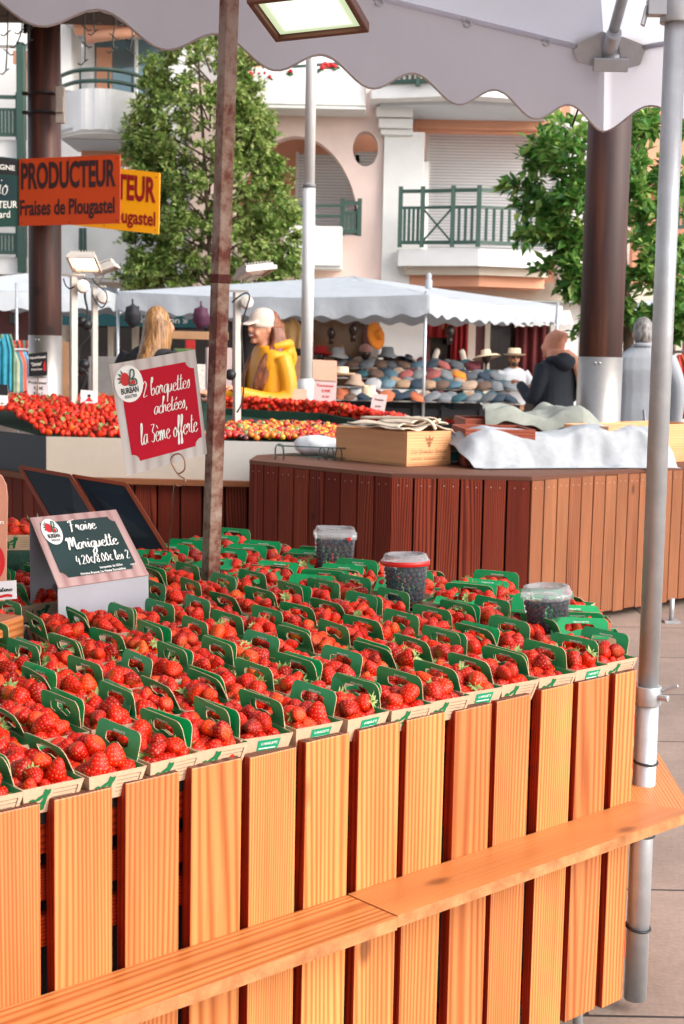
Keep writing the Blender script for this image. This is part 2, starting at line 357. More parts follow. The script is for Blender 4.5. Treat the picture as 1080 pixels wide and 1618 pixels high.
# ================================================================== ground
def paving():
    t = NT('paving'); co = t.n('TexCoord').outputs['Object']
    br = t.n('TexBrick', i_Vector=co, i_Scale=1.); br.offset = .5
    for k, v in (('Mortar Size', .006), ('Mortar Smooth', .2), ('Brick Width', 1.2), ('Row Height', .8), ('Bias', 0.)): br.inputs[k].default_value = v
    br.inputs['Color1'].default_value = (*srgb('#a08b7e'), 1); br.inputs['Color2'].default_value = (*srgb('#927f74'), 1); br.inputs['Mortar'].default_value = (*srgb('#3a302d'), 1)
    n = t.n('TexNoise', i_Vector=co, i_Scale=2.2, i_Detail=8., i_Roughness=.7); n2 = t.n('TexNoise', i_Vector=co, i_Scale=70., i_Detail=3.)
    c = t.mixc(1., br.outputs[0], t.ramp(n.outputs[0], [(.3, (.66, .64, .62)), (.7, (1.1, 1.08, 1.06))]), 'MULTIPLY')
    c = t.mixc(1., c, t.ramp(n2.outputs[0], [(.3, (.85, .85, .85)), (.7, (1.05, 1.05, 1.05))]), 'MULTIPLY')
    t.l(c, t.b.inputs['Base Color']); t.b.inputs['Roughness'].default_value = .75; t.bump(n2.outputs[0], .15, .003); return t.m
g = MB(); g.add([(-150, -120, 0), (150, -120, 0), (150, 200, 0), (-150, 200, 0)], [(0, 1, 2, 3)])
tag(g.build('ground', paving()), kind='structure')
# ================================================================== materials of the stalls
W_ORANGE = wood('varnished orange pine', '#cf8b52', '#944a1e', '#bb6f38', rings=9, stretch=.05, rough=.48, coat=.1, isl=.17, knots=True)
W_RED = wood('red stained shaded pine', '#8c3f28', '#38120d', '#66261a', rings=7, rough=.6, coat=.0, isl=.25, spec=.15)  # red stain, with the shade of the unlit faces put into the colour
W_EDGE = wood('shaded red brown varnish', '#b83a18', '#6c1c0c', '#982a12', rings=6, rough=.5, coat=.1, spec=.2, isl=.12, knots=False)  # slat sides: red brown varnish with their shade put into the colour
W_TAN = wood('bleached sunlit pine', '#996544', '#56301e', '#7f4b31', rings=7, spec=.2, rough=.65, coat=0, isl=.16)  # bleached wood, with sunlight on the right face put into the colour
W_TOP = wood('worn grey brown boards', '#7c5644', '#3e241c', '#633e30', rings=6, rough=.65, spec=.2, coat=.0, isl=.15)
W_CRATE = wood('pale wine crate pine', '#e4ab7c', '#c07c4c', '#d69a68', rings=5, rough=.6, coat=0, isl=.06, knots=False)
W_MAHOG = wood('red brown crate wood', '#a2502f', '#6a2415', '#8c3b22', rings=6, rough=.5, coat=.15, isl=.1)
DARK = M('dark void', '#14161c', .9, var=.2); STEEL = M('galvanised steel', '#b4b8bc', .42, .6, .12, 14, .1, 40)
GREEN = M('green printed card', '#06a05c', .45, var=.1, scale=40, isl=.0); KRAFT = M('kraft card', '#c6a588', .8, var=.1, scale=50, bump=.1, bscale=400)
PRINTG = M('green ink', '#0b6a3c', .6, var=.05); LABELG = M('teal green label', '#0a8f66', .5, var=.05); WHITE = M('white ink', '#f2f0ea', .6, var=.03)
INK = M('black ink', '#15151a', .6, var=.1); REDINK = M('red ink', '#c51a22', .5, var=.08)
# ================================================================== near counter
def slatted(mb, P, Q, z0, z1, w, gap, th, out, ms=0, me=1, start=0., jit=.004, screw=None):
    """upright boards along P to Q, faces on the line, edges in their own material"""
    P, Q = Vector(P), Vector(Q); d = Q - P; L = d.length; d.normalize(); s = start; n = Vector(out)
    while s < L - .02:
        ww = min(w + RNG.uniform(-jit, jit), L - s); a = RNG.uniform(-.006, .006)
        c = P + d * (s + ww / 2) - n * (th / 2); zt, zb = z1 + RNG.uniform(-.003, .003), z0 + RNG.uniform(-.006, .006)
        mb.box((c.x, c.y, (zt + zb) / 2), (ww, th, zt - zb), axes(d, d.cross(ZZ) * -1, ZZ) @ rmat(0, a * .4, 0), ms, 2)
        k = len(mb.mi) - 6; mb.mi[k + 4] = me; mb.mi[k + 5] = me
        if screw is not None:
            for dx, dz in ((-.022, -.04), (.026, -.042)): mb.lathe([(0, .0015), (.0022, .001), (.0026, 0)], c + d * dx + n * (th / 2) + ZZ * (zt + dz), n=8, R=axes(d, ZZ, n), mat=screw)
        s += ww + gap
stall = thing('market_counter', st(-.8, .5, 0), 'orange varnished plank counter in front, heaped with punnets, with a ledge along its front', 'market counter')
mb = MB(); slats = [-2.235, -2.107, -1.98, -1.853, -1.725, -1.597, -1.468, -1.339, -1.211, -1.088, -.963, -.835, -.714, -.579, -.460, -.324, -.202, -.073]
for i, u in enumerate(slats):
    w = .105 if i < len(slats) - 1 else .075
    zt = .857 + RNG.uniform(-.003, .003); zb = .095 + RNG.uniform(-.012, .008)
    c = st(u + w / 2, .0125, (zt + zb) / 2); mb.box(c, (w, .025, zt - zb), axes(DU, DV, ZZ) @ rmat(0, RNG.uniform(-.003, .003), RNG.uniform(-.01, .01)), 0, 2)
    k = len(mb.mi) - 6; mb.mi[k + 4] = 1; mb.mi[k + 5] = 1; mb.mi[k + 1] = 2
nR = Vector((DR.y, -DR.x, 0))
slatted(mb, st(.018, .018), st(.445, .445), .095, .857, .105, .022, .025, nR, 0, 1, .0)
slatted(mb, st(.445, .47), st(.445, 2.1), .095, .857, .105, .022, .025, DU, 0, 1, .0)
mb.build('plank_cladding', [W_ORANGE, W_EDGE, W_TOP], stall, bevel=.0022)
mb = MB()
BED = [(-2.3, .03), (0, .03), (.415, .445), (.415, 2.12), (-2.3, 2.12)]
mb.prism(BED, SC + ZZ * .833, DU, DV, .02)
mb.build('counter_top', [DARK], stall)
mb = MB()
for z in (.79, .715, .64): mb.box(st(-1.1, .042, z), (2.3, .018, .05), axes(DU, DV, ZZ), 0, 0)
mb.box(st(-1.1, .042, .2), (2.3, .018, .07), axes(DU, DV, ZZ), 0, 0)
mb.build('cross_rail', [W_EDGE], stall)
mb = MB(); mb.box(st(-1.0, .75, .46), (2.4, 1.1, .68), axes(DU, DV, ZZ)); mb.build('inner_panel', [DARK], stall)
for u, v in ((-.08, .06), (-.9, .06), (.3, .5), (.3, 1.9), (-2.2, .06)):
    mb = MB(); mb.tube([st(u, v, 0), st(u, v, .2)], .012, 10); mb.build('leg', STEEL, stall)
# ledge
shf = MB(); D0 = .13; cut = -.858
def board(poly, z1=.555, th=.023, alongu=True, mat=0):
    if alongu: shf.prism([(v, u) for u, v in poly], SC + ZZ * z1, DV, DU, -th, mat, emat=1)
    else:
        nin = -nR; shf.prism([(b, a) for a, b in poly], SC + ZZ * z1, nin, DR, -th if nin.cross(DR).z < 0 else th, mat, emat=1)
board([(-2.4, -.001), (cut, -.001), (cut, -D0 - .004), (-2.4, -D0 - .004)])
board([(cut + .002, -.001), (-.001, -.001), (.0535, -D0), (cut + .002, -D0)], .5565)
board([(.001, .001), (.63, .001), (.684, -D0), (-.0525, -D0)], .554, alongu=False)
so_ = shf.build('ledge', [W_ORANGE, M('worn ledge edge', '#a4602e', .6, var=.3, scale=18, hue='#bd8453', bump=.25, bscale=60)], stall, bevel=.003)
# galvanised pole in front of the corner
pole = thing('canopy_pole', st(.1, .03, 0), 'galvanised steel pole standing at the right corner of the orange plank counter', 'pole')
PB = onz(1003, 1577, .03); PT = onY(1071, -60, 3.22); d_ = (PT - PB)
def at_pole(y):            # point of the pole's axis seen at photo row y
    lo, hi = 0., 1.3
    for _ in range(40):
        m_ = (lo + hi) / 2; p = PB + d_ * m_; q = np.array(p) - aO; yy = 809 - CF * (q @ aU) / (q @ aF)
        if yy > y: lo = m_
        else: hi = m_
    return PB + d_ * lo
pm = MB(); pm.tube([PB, at_pole(1098)], .0265, 24, smooth=True); pm.build('lower_tube', STEEL, pole)
pm = MB(); pm.tube([at_pole(1150), PT + d_ * .15], .0235, 24); pm.build('upper_tube', STEEL, pole)
ax_ = d_.normalized()
pm = MB(); p = at_pole(1098); pm.tube([p - ax_ * .022, p + ax_ * .022], .031, 24); pm.tube([p + V(.03, -.01, .012), p + V(.062, -.03, .03)], .004, 8); pm.tube([p + V(.02, -.02, 0), p + V(.04, -.035, 0)], .008, 8)
pm.build('clamp', STEEL, pole, bevel=.002)
BLK = M('black rubber', '#15171b', .5, var=.1)
for y in (1202, 1316, 1464):
    pm = MB(); p = at_pole(y); t = ax_.orthogonal().normalized(); s_ = ax_.cross(t)
    pm.tube([p + (t * math.cos(i * .3142) + s_ * math.sin(i * .3142)) * .0285 + ax_ * (.004 * math.sin(i * .3142)) for i in range(20)], .003, 6, closed=True); pm.build('cable_tie', BLK, pole)
pm = MB(); p = at_pole(22); pm.tube([p - ax_ * .02, p + ax_ * .05], .034, 24); pm.box(p + V(-.045, -.01, .01), (.04, .03, .035)); pm.tube([p + V(-.065, -.012, .012), p + V(-.075, -.016, -.03)], .008, 8, flat=.5)
pm.build('clamp', STEEL, pole, bevel=.003)
# ================================================================== punnets
def punnet_tray(kind):
    t = MB(); b, h = .0445, .046; bw, tw, bl, tl = .043, .0525, .086, .1
    def ring(w, l, z): return [V(-w, -l, z), V(w, -l, z), V(w, l, z), V(-w, l, z)]
    o = ring(bw, bl, 0) + ring(tw, tl, h) + ring(tw - .0014, tl - .0014, h) + ring(bw - .0014, bl - .0014, .0015)
    fs = [(0, 1, 2, 3)]; ms = [0]
    for k in range(4):
        j = (k + 1) % 4; fs += [(k, j, 4 + j, 4 + k), (4 + k, 4 + j, 8 + j, 8 + k), (8 + k, 8 + j, 12 + j, 12 + k)]; ms += [0, 0, 1]
    fs.append((12, 13, 14, 15)); ms.append(1); t.add(o, fs, None, ms)
    f = quadmap(o[4], o[5], o[1], o[0], .0006)
    if kind == 0:
        dog = [(.08, .42), (.1, .56), (.16, .6), (.2, .54), (.25, .62), (.33, .7), (.36, .9), (.41, .84), (.47, .86), (.46, .7), (.42, .6), (.4, .42), (.36, .12), (.29, .1), (.3, .34), (.24, .38), (.2, .3), (.18, .1), (.13, .1), (.14, .4)]
        polyf(t, f, dog, 1, 2); polyf(t, f, [(.2, .46), (.28, .5), (.34, .58), (.3, .44), (.22, .4)], 2, 0)
        for i in range(4): rect(t, f, .5, .66 - .14 * i, .92 - .06 * (i % 2), .675 - .14 * i, 1, 3)
        for a in ((.5, .8, .93, .815), (.915, .2, .93, .8)): rect(t, f, *a, 1, 3)
    else:
        polyf(t, f, [(.3, .06), (.74, .06), (.78, .86), (.34, .86)], 1, 4)
        put_text(t, 'LA MARIGUETTE', lambda a, b_: f(a, b_, 2.2), .4, .66, .1, .32, 5, .01)
        for i in range(3): rect(t, f, .36, .5 - .14 * i, .7 - .05 * (i % 2), .54 - .14 * i, 2, 5)
        polyf(t, f, [(.8, .2), (.86, .34), (.8, .46)], 1, 6)
    # kraft side with the maker's name and its strawberry mark
    f = quadmap(o[7], o[4], o[0], o[3], .0006)
    put_text(t, 'BURBAN', f, .4, .4, .34, .45, 7, .03); put_text(t, 'PRODUCTEUR', f, .42, .15, .13, .4, 7, .02)
    disc(t, f, .24, .5, .07, .3, 1, 7); disc(t, f, .235, .5, .05, .22, 2, 6)
    f = quadmap(o[6], o[7], o[3], o[2], .0006)
    put_text(t, 'BURBAN', f, .34, .36, .34, .56, 7, .03); disc(t, f, .18, .5, .1, .3, 1, 7); disc(t, f, .175, .5, .075, .22, 2, 6)
    return t.mesh('punnet_tray', [KRAFT, GREEN, PRINTG, INK, LABELG, WHITE, REDINK, INK])
def punnet_handle(side, tilt, bowl):
    t = MB(); N = 40; th = .0012; hh, y0 = .047, .068
    def outer(s):        # walk the outline
        r = .016; pts = []
        segs = [((y0, 0), (y0, hh - r)), None, ((y0 - r, hh), (-y0 + r, hh)), None, ((-y0, hh - r), (-y0, 0)), ((-y0, 0), (y0, 0))]
        return segs
    out = []
    for k in range(6): out.append((y0, -.004 + (hh - .012) * k / 5.))
    for k in range(1, 6): a = math.pi / 2 * k / 5; out.append((y0 - .016 + .016 * math.cos(a), hh - .016 + .016 * math.sin(a)))
    for k in range(1, 10): out.append((y0 - .016 - (2 * y0 - .032) * k / 9, hh))
    for k in range(1, 6): a = math.pi / 2 * (1 + k / 5); out.append((-y0 + .016 + .016 * math.cos(a), hh - .016 + .016 * math.sin(a)))
    for k in range(1, 6): out.append((-y0, -.004 + (hh - .012) * (5 - k) / 5))
    for k in range(1, 10): out.append((-y0 + 2 * y0 * k / 10, -.004))
    cz, hl, hr = .024, .035, .009; inn = []
    for (y, z) in out:
        a = math.atan2((z - cz) / hh * 2.6, y / y0); cx = math.copysign(hl - hr, math.cos(a)) * min(1, abs(math.cos(a)) * 1.5)
        zz = cz + hr * math.sin(a) * 1.0
        if math.sin(a) < 0: zz += .0035 * math.cos(y / y0 * 4.)
        inn.append((cx + hr * math.cos(a), zz))
    n = len(out); c, s = math.cos(tilt), math.sin(tilt)
    def P(y, z, x): 
        x += bowl * (1 - (y / y0) ** 2); return V(side * .0535 + x * c + z * s, y, .044 + z * c - x * s)
    vs = [P(y, z, 0) for y, z in out] + [P(y, z, 0) for y, z in inn] + [P(y, z, th) for y, z in out] + [P(y, z, th) for y, z in inn]
    fs = []; ms = []
    for k in range(n):
        j = (k + 1) % n; fs += [(k, j, n + j, n + k), (2 * n + k, 3 * n + k, 3 * n + j, 2 * n + j), (k, 2 * n + k, 2 * n + j, j), (n + k, n + j, 3 * n + j, 3 * n + k)]; ms += [0, 0, 1, 1]
    t.add(vs, fs, None, ms)
    put_text(t, 'MARIGUETTE', lambda a, b: P(-a, b, -.0006), -.014, .0345, .0034, .036, 2, .02)
    return t.mesh('punnet_handle', [GREEN, KRAFT, WHITE])
TRAYS = [punnet_tray(0), punnet_tray(0), punnet_tray(1)]
HR_ = [punnet_handle(1, a, b) for a, b in ((-.12, .001), (.1, -.002), (-.3, .003), (.02, .0), (-.45, .002), (.22, -.001))]
HL_ = [punnet_handle(-1, a, b) for a, b in ((.1, .001), (-.12, -.002), (.3, .002), (-.25, .001))]
HR2_ = [punnet_handle(1, a, b) for a, b in ((-.95, .002), (-.7, -.001), (-1.15, .002))]
HL2_ = [punnet_handle(-1, a, b) for a, b in ((.8, .001), (1.05, -.002), (.4, .002))]
def obj_of(name, me, parent=None):
    o = bpy.data.objects.new(name, me); COL.objects.link(o)
    if parent is not None: o.parent = parent
    return o
def berry_mat():
    t = NT('strawberry flesh'); uv = t.n('UVMap').outputs[0]; mp = t.n('Mapping', i_Vector=uv); mp.inputs['Scale'].default_value = (15, 8.5, 1)
    vo = t.n('TexVoronoi', i_Vector=mp.outputs[0], i_Scale=1., voronoi_dimensions='2D', i_Randomness=.35)
    seed = t.ramp(vo.outputs['Distance'], [(.1, (1, 1, 1)), (.2, (0, 0, 0))]); pit = t.ramp(vo.outputs['Distance'], [(.1, (0, 0, 0)), (.42, (1, 1, 1))])
    g = t.n('NewGeometry'); oi = t.n('ObjectInfo'); rnd = t.math('FRACT', t.math('ADD', g.outputs['Random Per Island'], oi.outputs['Random']))
    col = t.ramp(rnd, [(0, srgb('#8c0403')), (.35, srgb('#b80a03')), (.7, srgb('#cc1503')), (.93, srgb('#d62806')), (1, srgb('#e0500f'))])
    sx = t.n('SeparateXYZ', i_Vector=uv); neck = t.ramp(sx.outputs[1], [(.74, (0, 0, 0)), (.92, (1, 1, 1))])
    col = t.mixc(t.math('MULTIPLY', t.n('SeparateColor', i_0=neck).outputs[0], .5), col, srgb('#e0622c'))
    sf = t.n('SeparateColor', i_0=seed).outputs[0]
    col = t.mixc(t.math('MULTIPLY', sf, .6), col, srgb('#e89a50')); t.l(col, t.b.inputs['Base Color'])
    t.b.inputs['Roughness'].default_value = .42; t.b.inputs['Specular IOR Level'].default_value = .28; t.b.inputs['Coat Weight'].default_value = .04; t.b.inputs['Coat Roughness'].default_value = .2
    t.b.inputs['Subsurface Weight'].default_value = 0
    t.bump(pit, .55, .0016); return t.m
BERRY = berry_mat(); CALYX = M('strawberry leaves', '#6d8b3c', .6, var=.3, scale=90, hue='#a8b070')
def berry_shape(n, m, rs, L, sq, seedn, neck=.0):
    b = MB(); prof = [(0., -1.), (.26, -.9), (.52, -.66), (.78, -.26), (.93, .12), (.97, .38), (.86, .62), (.55, .78), (.12, .8), (0, .77)] if m > 8 else [(0., -1.), (.36, -.82), (.74, -.34), (.95, .15), (.93, .48), (.6, .76), (.1, .79), (0, .76)]
    off = V(seedn * 3.1, seedn * 1.7, 0)
    def fn(p, a):
        q = V(p.x * sq, p.y / sq, p.z); k = 1 + .22 * mnoise.noise(q * 1.1 + off); return V(q.x * k * rs, q.y * k * rs, (q.z - .0) * L * (1 + .1 * mnoise.noise(q * .9 - off)))
    b.lathe([(r * (1 - neck * (z > .5)), z) for r, z in prof], n=n, fn=fn); return b
def calyx_shape(rs, L):
    b = MB(); top = .79 * L; N = 9
    for k in range(N):
        a = 2 * math.pi * k / N + RNG.uniform(-.15, .15); d = V(math.cos(a), math.sin(a), 0); s = V(-math.sin(a), math.cos(a), 0); l = rs * RNG.uniform(.75, 1.15); up = RNG.uniform(-.1, .75)
        P = [V(0, 0, top), d * l * .45 + s * l * .2 + V(0, 0, top + l * .12), d * l + V(0, 0, top + l * up * .8), d * l * .45 - s * l * .2 + V(0, 0, top + l * .12)]
        b.add(P, [(0, 1, 2, 3)], None, 0)
    b.tube([V(0, 0, top), V(rs * .1, 0, top + rs * .6)], rs * .07, 5); return b
KINDS = [(rs, L, sq) for rs, L, sq in [(a * 1.04, b * 1.06, c) for a, b, c in ((.0165, .0185, 1.05), (.0175, .021, 1.12), (.0155, .020, .95), (.0185, .0195, 1.0), (.015, .0225, 1.08), (.019, .0215, 1.1), (.0145, .0165, 1.0))]]
HI = [berry_shape(14, 10, *k, i + 1) for i, k in enumerate(KINDS)]; LO = [berry_shape(9, 6, *k, i + 1) for i, k in enumerate(KINDS)]
CX = [calyx_shape(k[0], k[1]) for k in KINDS]
HI_ME = [b.mesh('strawberry', BERRY) for b in HI]; CX_ME = [b.mesh('calyx', CALYX) for b in CX]
def berry_pose(pos, lie=1.):
    az = RNG.uniform(0, 6.283); t = RNG.gauss(1.35, .4) if RNG.random() < .8 else RNG.uniform(2.3, 3.6)
    return Matrix.Translation(pos) @ (Matrix.Rotation(az, 4, 'Z') @ Matrix.Rotation(t * lie, 4, 'Y') @ Matrix.Rotation(RNG.uniform(0, 6.28), 4, 'Z'))
def heap():
    out = []
    for i in range(3):
        for j in range(6): out.append(V((i - 1) * .0275 + RNG.uniform(-.003, .003), (j - 2.5) * .0275 + RNG.uniform(-.005, .005), .033 + RNG.uniform(-.003, .003)))
    for i in range(2):
        for j in range(5):
            if RNG.random() < .9: out.append(V((i - .5) * .034 + RNG.uniform(-.005, .005), (j - 2) * .032 + RNG.uniform(-.006, .006), .055 + RNG.uniform(-.004, .006)))
    if RNG.random() < .5: out.append(V(RNG.uniform(-.012, .012), RNG.uniform(-.05, .05), .062))
    return out
STUFF = MB(); N_IND = [0]
RZ0 = math.atan2(DU.y, DU.x)
PUN = []
def punnet(P, rz, label, group, single=False, where='', tipf=0., two=False):
    r = thing('strawberry_punnet', (0, 0, 0), label, 'punnet', group)
    k = RNG.choice((0, 0, 2)) if tipf == 0 else RNG.choice((0, 1, 2))
    obj_of('tray', TRAYS[k], r); obj_of('handle', RNG.choice(HR2_ if two and RNG.random() < .75 else HR_), r)
    if two or RNG.random() < .5: obj_of('handle', RNG.choice(HL2_ if two else HL_), r)
    r.location = P; r.rotation_euler = (tipf, 0, rz); T = Matrix.Translation(P) @ Matrix.Rotation(rz, 4, 'Z') @ Matrix.Rotation(tipf, 4, 'X')
    for q in heap():
        i = RNG.randrange(len(KINDS)); Mx = T @ berry_pose(q); cx = RNG.random() < .38
        if single and N_IND[0] < 300:
            N_IND[0] += 1; o = obj_of('strawberry', HI_ME[i]); o.matrix_world = Mx
            tag(o, ('red strawberry with leaves on, ' if cx else 'red seed-dotted strawberry ') + where, 'strawberry', 'strawberries ' + where)
            if cx: c = obj_of('calyx', CX_ME[i], o)
        else:
            STUFF.merge(HI[i] if (P - V(*aO)).length < 3.4 else LO[i], Mx)
            if cx: STUFF.merge(CX[i], Mx, 1)
    PUN.append(r); return r
ORD = ['nearest', 'second', 'third', 'fourth', 'fifth', 'sixth', 'seventh', 'eighth', 'ninth', 'tenth', 'eleventh', 'twelfth', 'thirteenth', 'fourteenth', 'fifteenth', 'sixteenth', 'seventeenth', 'eighteenth']
ROWN = ['front row behind the planks', 'second row back', 'third row back', 'fourth row back', 'fifth row back', 'sixth row back', 'seventh row back', 'eighth row back', 'ninth row back']
rows = [(.105, -.04), (.325, .02), (.548, .085), (.775, .07), (1.0, .03), (1.23, -.14), (1.45, -.2), (1.67, -.25), (1.88, -.27)]
BASE = .835
def blocked(u, v):
    if -.83 < u < -.38 and 1.04 < v < 1.36: return True
    P = st(u, v, .88); q = np.array(P) - aO; x, y = 540 + CF * (q @ aR) / (q @ aF), 809 - CF * (q @ aU) / (q @ aF)
    if x < -90 or y > 1700: return True
    if (Vector((u, v)) - Vector(RUST)).length < .085: return True
    for (a, b, r_) in POTS:
        if (Vector((u, v)) - Vector((a, b))).length < r_: return True
    if (Vector((u, v)) - Vector(WBOX)).length < .125: return True
    return False
_p = uvof(onz(333, 893, .9)); RUST = _p
POTS = [(*uvof(onz(527, 905, .87)), .06), (*uvof(onz(640, 956, .87)), .06), (*uvof(onz(864, 1004, .87)), .06)]
WBOX = uvof(onz(0, 1000, .88))
frontspots = []
for r, (v, u0) in enumerate(rows):
    k = 0; u = u0 - RNG.uniform(0, .02) * (r > 0)
    while u > -2.2:
        if not blocked(u, v):
            rot = math.radians(RNG.gauss(-6 if r else -3, 3.)); P = st(u + RNG.uniform(-.004, .004), v + RNG.uniform(-.008, .008), BASE)
            where = f'in the {ORD[min(k, 17)]} punnet from the corner pole, front row'
            punnet(P, RZ0 + rot, f'strawberry punnet, {ORD[min(k, 17)]} from the corner pole, {ROWN[r]}', 'strawberry punnets on the orange counter', r == 0 and k < 14, where)
        u -= .109; k += 1
for t_, n_ in ((.19, 'first'), (.31, 'second')):
    punnet(st(t_ - .065, t_ + .075, BASE + .002), RZ0 + math.radians(45), f'strawberry punnet at the cut corner of the orange counter, {n_} from the metal pole', 'strawberry punnets along the far edge', two=True)
# rows turned towards the far edge
ph = math.radians(24); c_, s_ = math.cos(ph), math.sin(ph); k = 0
for j in range(-3, 12):
    kk = 0
    for i in range(-14, 14):
        u, v = .3 + i * .109 * c_ - j * .215 * s_, .75 + i * .109 * s_ + j * .215 * c_
        if not (u < .40 and v > u + .09 and .36 < v < 2.02): continue
        lim = float(np.interp(v, [.33, .55, .78, 1.0, 1.12, 1.3, 2.0], [.12, .19, .18, .14, -.04, -.1, -.14]))
        if u < lim or blocked(u, v) or min((V(u, v, 0) - V(q - .065, q + .075, 0)).length for q in (.19, .31)) < .1: continue
        P = st(u, v, BASE + .004)
        punnet(P, RZ0 + ph + math.radians(RNG.gauss(0, 3)), f'strawberry punnet turned to the dark counter, {ORD[min(kk, 17)]} in the {ORD[max(0, min(j + 3, 17))]} slanting strip from the pole', 'strawberry punnets along the far edge', two=True); kk += 1
# ================================================================== blueberry tubs
def plastic(name, tint=(.97, .98, .98), dens=.22):
    t = NT(name); gl = t.n('BsdfGlossy', i_Roughness=.12); tr = t.n('BsdfTransparent'); tr.inputs[0].default_value = (*tint, 1); df = t.n('BsdfDiffuse'); df.inputs[0].default_value = (.85, .86, .88, 1)
    lw = t.n('LayerWeight', i_Blend=.35); f = t.math('MULTIPLY_ADD', lw.outputs['Fresnel'], .55, .03)
    m1 = t.n('MixShader', i_0=dens); t.l(tr.outputs[0], m1.inputs[1]); t.l(df.outputs[0], m1.inputs[2])
    m2 = t.n('MixShader'); t.l(f, m2.inputs[0]); t.l(m1.outputs[0], m2.inputs[1]); t.l(gl.outputs[0], m2.inputs[2]); t.l(m2.outputs[0], t.out.inputs[0]); return t.m
CLEAR = plastic('clear tub plastic', dens=.06); LIDP = plastic('frosted lid plastic', dens=.28)
BLUEB = M('blueberry skin', '#12172c', .5, var=.4, scale=60, hue='#323c58'); REDRIM = M('red plastic band', '#d0211c', .35, var=.05)
bb = MB(); bb.lathe([(0, -.0078), (.0045, -.0066), (.0078, -.002), (.0078, .002), (.005, .0062), (.003, .0066), (.0022, .0058), (0, .0056)], n=12); BB_ME = bb.mesh('blueberry', BLUEB)
def tub(P, r0, r1, h, label, red, square, tag_, rz=0., lean=0.):
    t = thing('blueberry_tub', (0, 0, 0), label, 'tub'); n = 40
    def sq(p, a):
        if not square: return p
        k = 1 / max(abs(math.cos(a)), abs(math.sin(a))) ** .72; return V(p.x * k, p.y * k, p.z)
    m = MB(); m.lathe([(r0 * .3, 0), (r0, .001), (r1, h)], n=n, fn=sq); m.build('bowl', CLEAR, t)
    m = MB(); m.lathe([(r1 + .001, h - .004), (r1 + .0042, h - .002), (r1 + .0042, h + .012), (r1 + .001, h + .013), (r1 - .004, h + .026), (r1 - .012, h + .027), (r1 - .014, h + .022), (.004, h + .022)], n=n, fn=sq); m.build('lid', LIDP, t)
    if red:
        m = MB(); m.lathe([(r1 + .0046, h - .003), (r1 + .0058, h - .002), (r1 + .0058, h + .009), (r1 + .0046, h + .01)], n=n, fn=sq); m.build('tamper_band', REDRIM, t)
    else:
        m = MB(); m.box((r1 * .72, -r1 * .72, h + .004) if not square else (-r1 * 1.05, -r1 * .6, h), (.014, .012, .01)); m.build('tamper_tab', REDRIM, t, bevel=.002)
    t.location = P; t.rotation_euler = (lean, lean * .5, rz); T = Matrix.Translation(P) @ t.rotation_euler.to_matrix().to_4x4()
    for j in range(8):
        z = .009 + j * .0125
        if z > h - .012: break
        r = (r0 + (r1 - r0) * z / h) - .0092; N = int(2 * math.pi * r / .0158)
        for k in range(N):
            a = 2 * math.pi * (k + .5 * (j % 2)) / N; p = sq(V(r * math.cos(a), r * math.sin(a), z), a)
            w = T @ p
            if (w - P).xy.dot(V(-P.x, -P.y, 0).xy) < -.012: continue
            o = obj_of('blueberry', BB_ME); o.matrix_world = Matrix.Translation(w) @ rmat(RNG.uniform(0, 6), RNG.uniform(0, 6), 0).to_4x4(); o.scale = (RNG.uniform(.85, 1.12),) * 3
            tag(o, 'dark blue blueberry pressed against the side of the ' + tag_, 'blueberry', 'blueberries in the ' + tag_)
    for k in range(9):
        a = k * 2.4; p = T @ V(r1 * .25 * (k % 3) * math.cos(a), r1 * .25 * (k % 3) * math.sin(a), h - .012 - .003 * (k % 2)); o = obj_of('blueberry', BB_ME); o.location = p
        tag(o, 'dark blue blueberry on top of the fill in the ' + tag_, 'blueberry', 'blueberries in the ' + tag_)
tub(st(*POTS[0][:2], .884), .054, .062, .098, 'square clear tub of blueberries, farthest back of the three tubs', False, True, 'square tub at the back', RZ0 + .9, .02)
tub(st(*POTS[1][:2], .884), .05, .06, .098, 'round clear tub of blueberries with a red band under its lid', True, False, 'round tub with red band', .3, -.03)
tub(st(*POTS[2][:2], .88), .047, .058, .085, 'round clear tub of blueberries with a plain lid, nearest the corner pole', False, False, 'round tub near the corner pole', 1.2, -.05)
# ================================================================== rusty pole with its flood lamp
def rusty():
    t = NT('rusty painted steel'); co = t.n('TexCoord').outputs['Object']; n = t.n('TexNoise', i_Vector=co, i_Scale=14., i_Detail=8., i_Roughness=.7)
    n2 = t.n('TexNoise', i_Vector=co, i_Scale=3.); f = t.math('ADD', t.math('MULTIPLY', n.outputs[0], .7), t.math('MULTIPLY', n2.outputs[0], .3))
    c = t.ramp(f, [(.42, srgb('#a38d80')), (.51, srgb('#8a6a5a')), (.58, srgb('#6a3021')), (.7, srgb('#43190f'))]); t.l(c, t.b.inputs['Base Color']); t.b.inputs['Roughness'].default_value = .6; t.b.inputs['Metallic'].default_value = .25
    t.bump(n.outputs[0], .3, .003); return t.m
RUSTM = rusty()
rp = thing('rusty_pole', st(*RUST, 0), 'rusty square steel pole rising through the strawberries on the counter', 'pole')
b0 = onz(333, 893, .9); t0 = onY(362, 0, 4.1); dd = (t0 - b0); A_ = b0 - dd * (.9 / dd.z); B_ = t0 + dd * .15
m = MB(); m.beam(A_, B_, .041, .041, side=rmat(0, 0, math.radians(37)) @ V(1, 0, 0)); m.build('shaft', RUSTM, rp, bevel=.003)
pj = b0 + dd * ((.9 + 0) * 0 + (onY(348, 441, 4.15).z - .9) / dd.z); m = MB(); m.beam(pj - dd.normalized() * .012, pj + dd.normalized() * .014, .046, .046, side=rmat(0, 0, math.radians(37)) @ V(1, 0, 0)); m.build('weld_collar', M('rust', '#5a2416', .8, var=.4, scale=60, bump=.5), rp, bevel=.003)
